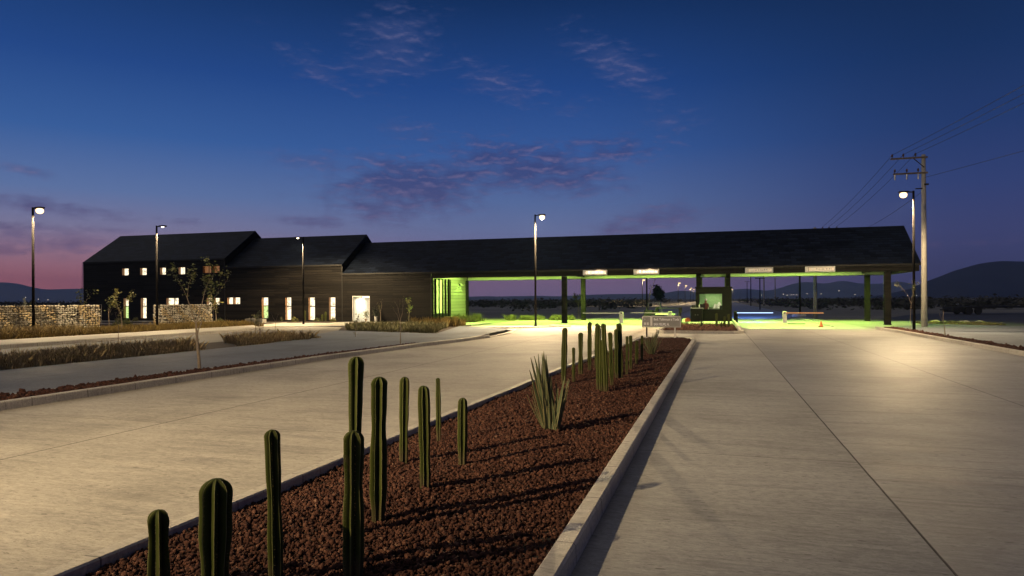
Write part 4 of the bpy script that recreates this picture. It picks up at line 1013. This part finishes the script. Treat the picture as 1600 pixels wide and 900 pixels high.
def cactus(x, y, h, r, label, ribs=7, lean=(0,0), rot=0., wav=.085, z0=.05, group='column cacti in the red gravel'):
    t = empty('column_cactus', (x,y,z0), label, 'cactus', group)
    nseg = ribs*10; nh = 40; V = []; A = []
    ph = random.uniform(0,6)
    Hs = list(np.linspace(0, 1, 26)*(h-r*.95))+[h-r*.95+r*.95*math.sin(a) for a in np.linspace(.12, PI/2*.985, 11)]
    for i, z in enumerate(Hs):
        if z <= h-r*.95: R = r*(1+wav*math.sin(z*7+ph)+wav*.5*math.sin(z*17+ph*2))*(.86+.14*min(1, z/(.25*h+1e-6)))
        else: R = r*math.cos(math.asin(min(1,(z-(h-r*.95))/(r*.95))))*(1+wav*math.sin((h-r)*7+ph)) if z < h else .01
        R = max(R, r*.07)
        dep = .42*min(1, (R/r)*1.1)
        ox = lean[0]*(z/h)**1.5*h; oy = lean[1]*(z/h)**1.5*h
        for k in range(nseg):
            a = 2*PI*k/nseg+rot; ribp = abs(1-2*((ribs*k/nseg) % 1.0))      # sharp ridge, V groove
            rr2 = R*(1-dep*(1-ribp**1.15)); V.append((ox+rr2*math.cos(a), oy+rr2*math.sin(a), z)); A.append(ribp)
    n = nseg; fs = []
    for i in range(len(Hs)-1):
        for k in range(n): k2 = (k+1) % n; fs.append((i*n+k, i*n+k2, (i+1)*n+k2, (i+1)*n+k))
    fs.append(tuple(range((len(Hs)-1)*n, len(Hs)*n)))
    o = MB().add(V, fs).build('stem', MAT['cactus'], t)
    at = o.data.attributes.new('rib', 'FLOAT', 'POINT'); at.data.foreach_set('value', A)
    if h > .3 and y < 12:      # spines in small tufts on the rib edges
        sp_ = MB(); 
        for kr in range(ribs):
            a = 2*PI*kr/ribs; zz = .06
            while zz < h-r*.8:
                R = r*1.0; ox = lean[0]*(zz/h)**1.5*h; oy = lean[1]*(zz/h)**1.5*h
                Rz = r*(1+wav*math.sin(zz*7+ph)+wav*.5*math.sin(zz*17+ph*2))*(.86+.14*min(1, zz/(.25*h)))
                for q_ in range(3):
                    da = random.uniform(-.5,.5); l = random.uniform(.006,.014); c = Vector((ox+Rz*math.cos(a), oy+Rz*math.sin(a), zz))
                    d = Vector((math.cos(a+da), math.sin(a+da), random.uniform(-.5,.5)))*l
                    s = Vector((-math.sin(a), math.cos(a), 0))*.0009
                    sp_.add([c-s, c+s, c+d], [(0,1,2)])
                zz += random.uniform(.018,.034)
        sp_.build('spines', MAT['spine'], t, kind='stuff')
    return t
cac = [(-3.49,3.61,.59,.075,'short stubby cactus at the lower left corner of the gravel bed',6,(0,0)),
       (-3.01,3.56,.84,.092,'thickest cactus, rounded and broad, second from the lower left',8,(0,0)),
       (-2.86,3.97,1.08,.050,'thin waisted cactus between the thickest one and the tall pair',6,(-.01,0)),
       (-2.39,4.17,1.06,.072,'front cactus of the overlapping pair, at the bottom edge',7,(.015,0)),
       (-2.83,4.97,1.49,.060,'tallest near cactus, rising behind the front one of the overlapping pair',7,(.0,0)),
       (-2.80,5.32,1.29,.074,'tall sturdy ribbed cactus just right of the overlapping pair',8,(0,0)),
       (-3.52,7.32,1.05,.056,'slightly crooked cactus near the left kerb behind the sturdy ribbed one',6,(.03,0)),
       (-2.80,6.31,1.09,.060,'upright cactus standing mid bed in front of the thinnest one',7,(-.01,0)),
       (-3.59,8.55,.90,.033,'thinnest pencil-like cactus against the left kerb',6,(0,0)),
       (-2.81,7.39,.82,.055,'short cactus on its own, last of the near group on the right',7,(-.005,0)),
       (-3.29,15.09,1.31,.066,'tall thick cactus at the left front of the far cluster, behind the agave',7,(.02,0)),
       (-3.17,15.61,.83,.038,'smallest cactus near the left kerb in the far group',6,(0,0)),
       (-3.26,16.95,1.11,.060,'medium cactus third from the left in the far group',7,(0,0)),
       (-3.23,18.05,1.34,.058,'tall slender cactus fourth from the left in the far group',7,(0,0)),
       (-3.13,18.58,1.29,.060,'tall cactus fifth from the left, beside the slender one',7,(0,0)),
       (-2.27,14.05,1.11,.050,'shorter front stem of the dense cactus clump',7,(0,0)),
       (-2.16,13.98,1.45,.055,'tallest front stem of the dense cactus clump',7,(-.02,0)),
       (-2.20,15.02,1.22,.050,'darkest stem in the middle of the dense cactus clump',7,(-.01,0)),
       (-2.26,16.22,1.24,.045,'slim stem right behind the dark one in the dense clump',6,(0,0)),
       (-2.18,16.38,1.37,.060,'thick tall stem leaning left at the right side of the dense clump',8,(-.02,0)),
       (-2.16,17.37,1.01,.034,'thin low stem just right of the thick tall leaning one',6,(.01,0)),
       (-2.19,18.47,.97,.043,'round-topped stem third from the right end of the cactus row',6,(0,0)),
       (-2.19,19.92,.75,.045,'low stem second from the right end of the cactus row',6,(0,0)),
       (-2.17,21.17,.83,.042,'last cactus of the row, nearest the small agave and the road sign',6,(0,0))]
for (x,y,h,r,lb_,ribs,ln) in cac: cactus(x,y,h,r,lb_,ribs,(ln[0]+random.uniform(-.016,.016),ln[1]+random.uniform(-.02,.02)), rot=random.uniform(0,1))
cactus(-2.36,14.25,1.42,.05,'stem half hidden at the left back of the dense cactus clump',7,(.0,0))

# ------------------------------------------------------------------ agaves
m, t, b = new_mat('agave_leaf'); q = NT(t)
at_ = q.n('ShaderNodeAttribute'); at_.attribute_name = 'edge'
n1 = q.noise(q.pos(1,1,.4), 9., 4)
c = q.ramp(n1, [(.35, (.045,.06,.03)), (.65, (.085,.10,.055))])
c = q.mix(q.math('MULTIPLY', q.math('GREATER_THAN', at_.outputs['Fac'], .82), .75), c, (.24,.21,.10,1)); q.L.new(c, b.inputs['Base Color']); b.inputs['Roughness'].default_value = .55
b.inputs['Specular IOR Level'].default_value = .2; MAT['agave'] = m
def agave(x, y, label, leaves, z0=.05, cat='agave', mat='agave', group=None):
    t = empty('agave', (x,y,z0), label, cat, group)
    mb = MB(); A = []
    for (az_, tilt, Ln, w, bend, bx, by) in leaves:
        n = 10; pos = Vector((bx,by,0)); ang = tilt; d0 = Vector((math.cos(az_), math.sin(az_), 0)); sd = (Rv*(1 if random.random() < .5 else -1)*.75+Vector((-d0.y, d0.x, 0))*.45).normalized(); V = []
        for i in range(n+1):
            u = i/n; ww = w*(.55+1.1*u-1.65*u*u if u < .55 else (1.0-(u-.55)/.45)**.75*.70)
            ww = max(ww, .0015)
            V += [pos-sd*ww, pos-(d0*math.cos(ang)-Vector((0,0,1))*math.sin(ang)).normalized()*ww*.45, pos+sd*ww]; A += [1,0,1]
            dirv = d0*math.sin(ang)+Vector((0,0,1))*math.cos(ang); pos = pos+dirv*(Ln/n); ang += bend/n
        fs = []
        for i in range(n): a = i*3; fs += [(a,a+1,a+4,a+3),(a+1,a+2,a+5,a+4)]
        mb.add(V, fs)
    o = mb.build('leaves', MAT[mat], t); at = o.data.attributes.new('edge','FLOAT','POINT'); at.data.foreach_set('value', A)
    md_ = o.modifiers.new('solid','SOLIDIFY'); md_.thickness = .004
    return t
lv = []
random.seed(11)
for i in range(46):
    r = Rv; side = random.uniform(-1,1)
    if i < 26:  # left fan
        azd = math.pi+YAW+random.uniform(-.8,.8); tilt = random.uniform(.0,.27); Ln = random.uniform(.75,1.2)
        lv.append((azd, tilt, Ln, random.uniform(.032,.048), random.uniform(-.12,.12), random.uniform(-.03,.07), random.uniform(-.06,.06)))
    else:
        azd = random.uniform(-PI,PI); tilt = random.uniform(.02,.25); Ln = random.uniform(.45,.92)
        lv.append((azd, tilt, Ln, random.uniform(.028,.04), random.uniform(-.1,.3), random.uniform(.04,.16), random.uniform(-.06,.08)))
for k in range(4): lv.append((math.pi+YAW+random.uniform(-.4,.4), .34+.08*k, random.uniform(.4,.75), .008, -.25, -.02, 0))
agave(-2.36,9.68,'large upright grey-green agave with sword leaves alone in the middle of the gravel bed', lv)
lv = [(random.uniform(-PI,PI), random.uniform(.1,.55), random.uniform(.5,.8), .024, random.uniform(-.2,.2), random.uniform(-.05,.05), random.uniform(-.05,.05)) for _ in range(26)]
lv += [(YAW+random.uniform(-.4,.4), random.uniform(.25,.45), random.uniform(.8,1.05), .028, random.uniform(-.3,0), 0, 0) for _ in range(12)]
agave(-2.12,23.6,'smaller agave leaning right directly in front of the road sign', lv)
# agaves and plants at booth island
def small_agave(x,y,label,n=16,L_=.5,w=.03,z0=.12,spread=.6):
    agave(x,y,label,[(random.uniform(-PI,PI), random.uniform(.05,spread), L_*random.uniform(.6,1.1), w, random.uniform(-.1,.3), 0, 0) for _ in range(n)], z0)
small_agave(-.9,46.2,'low spiky plant on the island in front of the cabinet')
small_agave(.35,46.0,'green spiky plant between the cacti on the island')
for (x,h,r,lb_) in ((.05,.95,.08,'tallest dark cactus on the booth island'),(.55,.75,.08,'middle cactus on the booth island'),(.8,.9,.07,'right-hand cactus on the booth island')):
    cactus(x,45.8+random.uniform(-.3,.3),h,r,lb_,7,z0=.1,group='cacti on the booth island')
for i,(x,y,lb_) in enumerate(((-22.6,58.5,'green-lit spiky plant nearest the lobby glass'),(-21.5,59.5,'green-lit spreading agave at the right end of the bench'),(-22.2,61.5,'green-lit agave at the back of the lobby bed'))):
    small_agave(x,y,lb_,22,.8,.03,.02,1.1)
t = empty('bench', (-23.0,57.0,0), 'low wooden bench lit green beside the lobby', 'bench')
MB().box(-.25,.95,-.25,.25,.42,.5,.01).build('seat', MAT['reveal'], t)
for x in (.0,.7): MB().box(x-.05,x+.12,-.2,.2,0,.42).build('leg', MAT['reveal'], t)

# ------------------------------------------------------------------ trees
def tree(name, x, y, z, h, label, cat='sapling', seed=0, trunk_r=.03, leaf='leaf', leaf_n=5, leaf_s=.07, spread=.5, first=.45, depth=4, lean=(0,0), group=None, forks=3, dens=1.):
    rs = random.Random(seed); t = empty(name, (x,y,z), label, cat, group)
    tb = MB(); tips = []
    def grow(p, d, L_, r, lev):
        n = 4; pts = [p]; rad = [r]
        for i in range(n):
            d = (d+Vector((rs.uniform(-1,1),rs.uniform(-1,1),rs.uniform(-.3,.7)))*(.05 if lev == 0 else .15)).normalized()
            p = p+d*L_/n; pts.append(p); rad.append(r*(1-.5*(i+1)/n))
            if lev >= depth-2: tips.append((p, d))
        tb.tube(pts, rad, 6 if lev < 2 else 4, cap=False)
        if lev < depth:
            for k in range(forks if lev else forks+1):
                a = rs.uniform(0,2*PI); s = spread*rs.uniform(.6,1.3)
                nd_ = (d+Vector((math.cos(a),math.sin(a),rs.uniform(.0,.4)))*s).normalized()
                grow(pts[-1] if k < 2 else pts[-2], nd_, L_*rs.uniform(.5,.78)*(.75 if lev == 0 else 1), rad[-1]*.8, lev+1)
    grow(Vector((0,0,0)), Vector((lean[0],lean[1],1)).normalized(), h*first, trunk_r, 0)
    zmax = max(p.z for p, _ in tips); k = h/zmax
    tb.v = [(v[0]*(.3+.7*k), v[1]*(.3+.7*k), v[2]*k) for v in tb.v]
    tb.build('trunk', MAT['bark'], t)
    cen = []
    for p, d in tips:
        if rs.random() > dens: continue
        for _ in range(leaf_n): cen.append((p.x*(.3+.7*k)+rs.gauss(0,leaf_s*1.3), p.y*(.3+.7*k)+rs.gauss(0,leaf_s*1.3), p.z*k+rs.gauss(0,leaf_s*1.3)))
    if cen:
        V, Fc = quads(np.array(cen), leaf_s*np.ones(len(cen)))
        mb = MB(); mb.v = [tuple(v) for v in V]; mb.f = [tuple(int(i) for i in f) for f in Fc]; mb.mi = [0]*len(Fc)
        mb.build('crown', MAT[leaf], t)
    return t
tree('young_tree', -13.51,15.43,.1,3.05,'tallest thin young tree with a sparse open crown in the left kerb bed', seed=4, trunk_r=.048, leaf='leaf', leaf_n=4, leaf_s=.042, depth=4, spread=.46, first=.42, dens=.7, forks=2)
tree('young_tree', -13.1,27.0,.1,2.1,'bare thin sapling in the left kerb bed before the doorway wall', seed=9, trunk_r=.025, leaf='leaf', leaf_n=1, leaf_s=.03, depth=3, spread=.45, first=.45, dens=.3, forks=2)
tree('young_tree', -35.0,33.4,0,2.65,'yellow-lit young tree standing in the opening between the stone-filled walls', seed=12, trunk_r=.045, leaf='leaf_y', leaf_n=4, leaf_s=.065, depth=3, spread=.5, first=.5, dens=.7, forks=2)
tree('young_tree', -41.5,38.5,0,2.3,'slim leafy young tree behind the opening, left of the yellow-lit tree', seed=13, trunk_r=.03, leaf='leaf', leaf_n=3, leaf_s=.08, depth=3, spread=.5, first=.45, dens=.6, forks=2)
tree('young_tree', -43.5,38.0,0,2.9,'twiggy young tree just above the end of the tan stone-filled wall', seed=15, trunk_r=.03, leaf='leaf', leaf_n=2, leaf_s=.08, depth=3, spread=.5, first=.45, dens=.5, forks=2)
tree('young_tree', -43.0,51.2,0,2.5,'small leafy tree before the row of low lit windows', seed=16, trunk_r=.05, leaf='leaf_y', leaf_n=5, leaf_s=.08, depth=3, spread=.4, first=.5, dens=.7, forks=2)
tree('young_tree', -24.0,22.7,.05,1.5,'leafless stake-thin sapling in the grass strip at left', seed=17, trunk_r=.02, leaf_n=0, depth=1, first=.9, forks=1)
tree('young_tree', -21.9,30.4,.05,1.3,'short leaning leafless sapling at the end of the grass strip', seed=18, trunk_r=.02, leaf_n=0, depth=1, first=.9, forks=1, lean=(.1,0))
tree('young_tree', -23.0,30.3,.05,1.2,'short leafy stake sapling at the end of the grass strip', seed=19, trunk_r=.022, leaf='leaf_y', leaf_n=2, leaf_s=.05, depth=1, first=.8, forks=1)
tree('young_tree', -17.9,31.6,.1,1.2,'tiny sapling between the grass strip and the corner bed', seed=20, trunk_r=.018, leaf='leaf_y', leaf_n=3, leaf_s=.05, depth=1, first=.8, forks=1)
tree('young_tree', -20.6,27.5,.05,1.5,'multi-stemmed bare shrub at the front edge of the grass strip', seed=21, trunk_r=.02, leaf='leaf', leaf_n=2, leaf_s=.04, depth=3, first=.3, forks=3, dens=.4)
tree('young_tree', -24.9,52.9,.02,2.1,'small yellow-green sapling by the wall left of the lobby', seed=22, trunk_r=.03, leaf='leaf_y', leaf_n=3, leaf_s=.07, depth=2, first=.5, forks=2, spread=.35)
tree('young_tree', -27.6,53.0,.02,2.0,'bare little tree by the wall between the doorway and the lobby', seed=23, trunk_r=.03, leaf='leaf', leaf_n=1, leaf_s=.05, depth=3, first=.4, forks=2, dens=.4)
tree('young_tree', 10.4,42.9,.1,2.95,'thin sapling in the right kerb bed under the canopy corner', seed=24, trunk_r=.018, leaf='leaf', leaf_n=2, leaf_s=.05, depth=3, first=.6, forks=2, spread=.35, dens=.5)
tree('young_tree', 10.45,37.0,.1,1.3,'small forked bare sapling in the right kerb bed', seed=25, trunk_r=.022, leaf_n=0, depth=1, first=.6, forks=2, spread=.4)
tree('young_tree', -6.9,74,0,4.6,'tall thin tree with upright forks beyond the canopy, behind the road sign', seed=26, trunk_r=.07, leaf='leaf_dk', leaf_n=1, leaf_s=.06, depth=3, first=.6, forks=2, spread=.28, dens=.4)
tree('young_tree', -14.0,72,0,2.6,'small leafy tree beyond the canopy, left of the left columns', seed=27, trunk_r=.05, leaf='leaf', leaf_n=4, leaf_s=.1, depth=2, first=.5, forks=2, spread=.4)
tree('round_tree', -12.9,170,0,5.0,'dark full bushy tree beside the far road, behind the road sign', 'tree', seed=31, trunk_r=.2, leaf='leaf_dk', leaf_n=14, leaf_s=.25, depth=3, first=.36, forks=3, spread=.85)
tree('round_tree', -110,150,0,3.6,'dark tree on the horizon beside the far left mast', 'tree', seed=29, trunk_r=.15, leaf='leaf_dk', leaf_n=20, leaf_s=.3, depth=3, first=.35, forks=3, spread=.8)
# dark palm-like tree in front of long wall
t = empty('palm', (-41.0,32.0,0), 'dark drooping palm above the long dull stone wall, behind the lit lamp post', 'palm')
MB().tube([(0,0,0),(.05,0,1.2)],[.16,.12],10).build('trunk', MAT['bark'], t)
pf = MB(); rs = random.Random(5)
for i in range(46):
    a = rs.uniform(0,2*PI); el_ = rs.uniform(-.3,1.35); L_ = rs.uniform(.7,1.15); d = Vector((math.cos(a)*math.cos(el_), math.sin(a)*math.cos(el_), math.sin(el_))); p = Vector((.05,0,1.2)); prev = p
    s = d.cross(Vector((0,0,1))).normalized()
    for k in range(6):
        q_ = prev+d*L_/6; d = (d+Vector((0,0,-.16))).normalized()
        for sg in (-1,1):
            tip = q_+s*sg*.20*(1-k/8)+d*.15; pf.add([prev, q_, tip], [(0,1,2)])
        prev = q_
pf.build('crown', MAT['leaf_dk'], t)

# shrubs against the building, low hedge behind the opening, small facade plants
def bush(name, x, y, z, w, d_, h, label, mat='leaf_dk', n=500, s=.06, cat='shrub', group=None):
    c = np.random.randn(n,3); c /= np.linalg.norm(c,axis=1)[:,None]; c *= np.random.uniform(.55,1,(n,1)); c[:,2] = np.abs(c[:,2])
    c *= np.array([w/2,d_/2,h]); c += .06*np.random.randn(n,3)
    V, Fc = quads(c, s*np.ones(n)); t = empty(name, (x,y,z), label, cat, group)
    mb = MB(); mb.v = [tuple(v) for v in V]; mb.f = [tuple(int(i) for i in f) for f in Fc]; mb.mi = [0]*n; mb.build('foliage', MAT[mat], t)
    MB().tube([(0,0,-.02),(0,0,h*.5)],.02,5).build('stem', MAT['bark'], t)
    return t
bush('hedge', -50.5,42.5,.0,7.5,.9,.55,'long dark clipped hedge behind the yellow-lit tree','leaf',2200,.07,'hedge')
bush('shrub', -45.0,43.0,.0,1.8,1.2,.6,'dark rounded shrub touching the slim street lamp','leaf',700,.07)
fx = [(-57.4,54.3,.5,.35,'leaf_y','yellow-green shrub below the leftmost tall lit window'),(-55.2,54.3,.5,.35,'leaf_y','yellow-green shrub below the second tall lit window'),
      (-36.9,54.2,.7,.45,'leaf_y','low shrub left of the third tall window from the doorway'),(-34.6,54.2,.7,.4,'leaf','low shrub just left of the tall window nearest the doorway'),
      (-33.0,54.3,.5,.4,'leaf_y','low shrub between the doorway and the nearest tall window'),(-45.3,54.4,.6,.3,'leaf','low shrub under the row of small lit windows')]
for (x,y,w,h,mm,lb_) in fx: bush('shrub', x,y,.04,w,w,h,lb_,mm,160,.07,'shrub','shrubs along the front wall')
for (x,h,lb_) in ((-41.1,.75,'spiky yucca before the tall window with a green lower pane'),(-38.3,.5,'small yucca before the second tall window of the middle section')):
    agave(x,54.2,lb_,[(random.uniform(-PI,PI), random.uniform(.05,.6), h*random.uniform(.7,1.1), .03, .1, 0, 0) for _ in range(20)], .04, 'yucca')
MAT['cactus_small'] = MAT['cactus']
for (x,h,lb_) in ((-35.9,1.05,'lit cactus before the third tall window of the middle section'),(-33.75,.95,'lit cactus before the tall window nearest the doorway'),(-34.1,.7,'short lit cactus left of the one nearest the doorway')):
    cactus(x,54.3,h,.09,lb_,7,z0=.04,group='cacti along the front wall')
for (x0,x1,y0,y1) in ((-44.5,-37.0,53.2,55.2),(-36.6,-32.3,52.6,55.2)):
    MB().box(x0,x1,y0,y1,.0,.075).build('front_bed', MAT['soil'], kind='structure')
for (x,y,lb_) in ((-45.2,52.0,'pale concrete block seat at the left of the entrance apron'),(-38.9,51.3,'pale concrete block seat between the planting beds at the entrance')):
    o = MB().box(-.9,.9,-.3,.3,0,.38,.02).build('block_seat', MAT['walk_light']); o.location = (x,y,.04); tag(o, lb_, 'bench', 'block seats at the entrance')
t = empty('potted_plant', (-29.1,55.0,.04), 'dark bushy plant in a slim white pot right of the doorway', 'potted plant')
MB().lathe((0,0,0), [(.10,0),(.13,.5),(.14,.52)], 14).build('pot', MAT['white'], t)
V, Fc = quads(np.random.randn(260,3)*np.array([.12,.12,.22])+np.array([0,0,.85]), .07*np.ones(260)); mb = MB(); mb.v=[tuple(v) for v in V]; mb.f=[tuple(int(i) for i in f) for f in Fc]; mb.mi=[0]*260; mb.build('foliage', MAT['leaf_dk'], t)
t = empty('indoor_plant', (-31.0,56.7,.065), 'indoor plant in a pot inside the bright doorway', 'potted plant')
MB().lathe((0,0,0), [(.10,0),(.14,.22),(.15,.24)], 14).build('pot', MAT['bark'], t)
V, Fc = quads(np.random.randn(150,3)*np.array([.13,.13,.2])+np.array([0,0,.6]), .06*np.ones(150)); mb = MB(); mb.v=[tuple(v) for v in V]; mb.f=[tuple(int(i) for i in f) for f in Fc]; mb.mi=[0]*150; mb.build('foliage', MAT['leaf'], t)

# ------------------------------------------------------------------ right-hand lot
t = empty('flatbed_trailer', (28.0,92,0), 'dark flatbed trailer with a long low deck parked on the right lot', 'trailer', rz=.35)
MB().box(-.5,6.5,-1.1,1.1,.75,.95,.02).build('deck', MAT['rubber'], t)
MB().box(-2.1,-.6,-.9,.9,.25,.9,.06).build('front_block', MAT['rubber'], t); MB().tube([(-2.1,0,.5),(-3.0,0,.55)],.06,8).build('hitch', MAT['metal_dark'], t)
for x in (-.2,.9):
    for y in (-1.0,1.0): MB().tube([(x,y-.12,.42),(x,y+.12,.42)],.42,18).build('wheel', MAT['rubber'], t)
for i in range(14):
    x = random.uniform(15.8,20.5); y = 60.5+(x-15.8)*.45+random.uniform(-.5,.5); r = random.uniform(.12,.32)
    Vb, Fb = ico(2); v = Vb*(1+.18*np.sin(Vb[:,[1,2,0]]*3+i))*np.array([r*1.3,r,r*.6]); mb = MB(); mb.v=[tuple(p) for p in v]; mb.f=[tuple(int(k) for k in f) for f in Fb]; mb.mi=[0]*len(Fb)
    o = mb.build('rock', MAT['stone' if i % 2 else 'stone2']); o.location = (x,y,r*.3); tag(o, 'loose pale rock in the line along the far edge of the right paving', 'rock', 'rocks along the paving edge')
# mast at far left, tiny lights on the plain
t = empty('radio_mast', (-205,180,0), 'thin lattice radio mast at far left beside the building', 'mast')
g = MB()
for (dx_,dy_) in ((-.4,-.3),(.4,-.3),(0,.4)): g.tube([(dx_,dy_,0),(dx_*.3,dy_*.3,15)],.06,4)
for k in range(15): g.tube([(-.4,-.3,k),(.4,-.3,k+1)],.04,3).tube([(.4,-.3,k),(0,.4,k+1)],.04,3)
g.build('lattice', MAT['steel'], t)
town = emis('town_lamp', (1,.85,.65), 3.0)
rs = random.Random(3)
for i, (px, hp) in enumerate(((1224,7),(1230,5.5),(1236,6),(1240,6.6),(1245,6),(1261,7.5),(1276,7),(1283,7.2),(1311,12),(1336,6),(1190,6),(1418,4),(1432,4),(60,5),(75,4),(40,8))):
    d = 2600; p = ((px-800)/F_PX*Rv+Fv)*d; z = hp/F_PX*d
    t = empty('distant_lamp', (p.x,p.y,0), 'tiny distant light at the foot of the dark hills', 'distant lamp', 'distant lights at the foot of the hills')
    MB().tube([(0,0,0),(0,0,z)],.3,4).build('pole', MAT['metal_dark'], t); MB().lathe((0,0,z), [(.3,-.9),(1.1,0),(.3,.9)], 8).build('lamp', town, t)

# ------------------------------------------------------------------ air
hz = MB().box(-9100,9100,-9100,9100,-4.2,330).build('haze', [], kind='stuff')
m = bpy.data.materials.new('haze_air'); m.use_nodes = True; t_ = m.node_tree; t_.nodes.clear()
pv = t_.nodes.new('ShaderNodeVolumePrincipled'); pv.inputs['Color'].default_value = (.36,.56,1,1); pv.inputs['Density'].default_value = 8e-5
oo = t_.nodes.new('ShaderNodeOutputMaterial'); t_.links.new(pv.outputs[0], oo.inputs['Volume']); hz.data.materials.append(m)
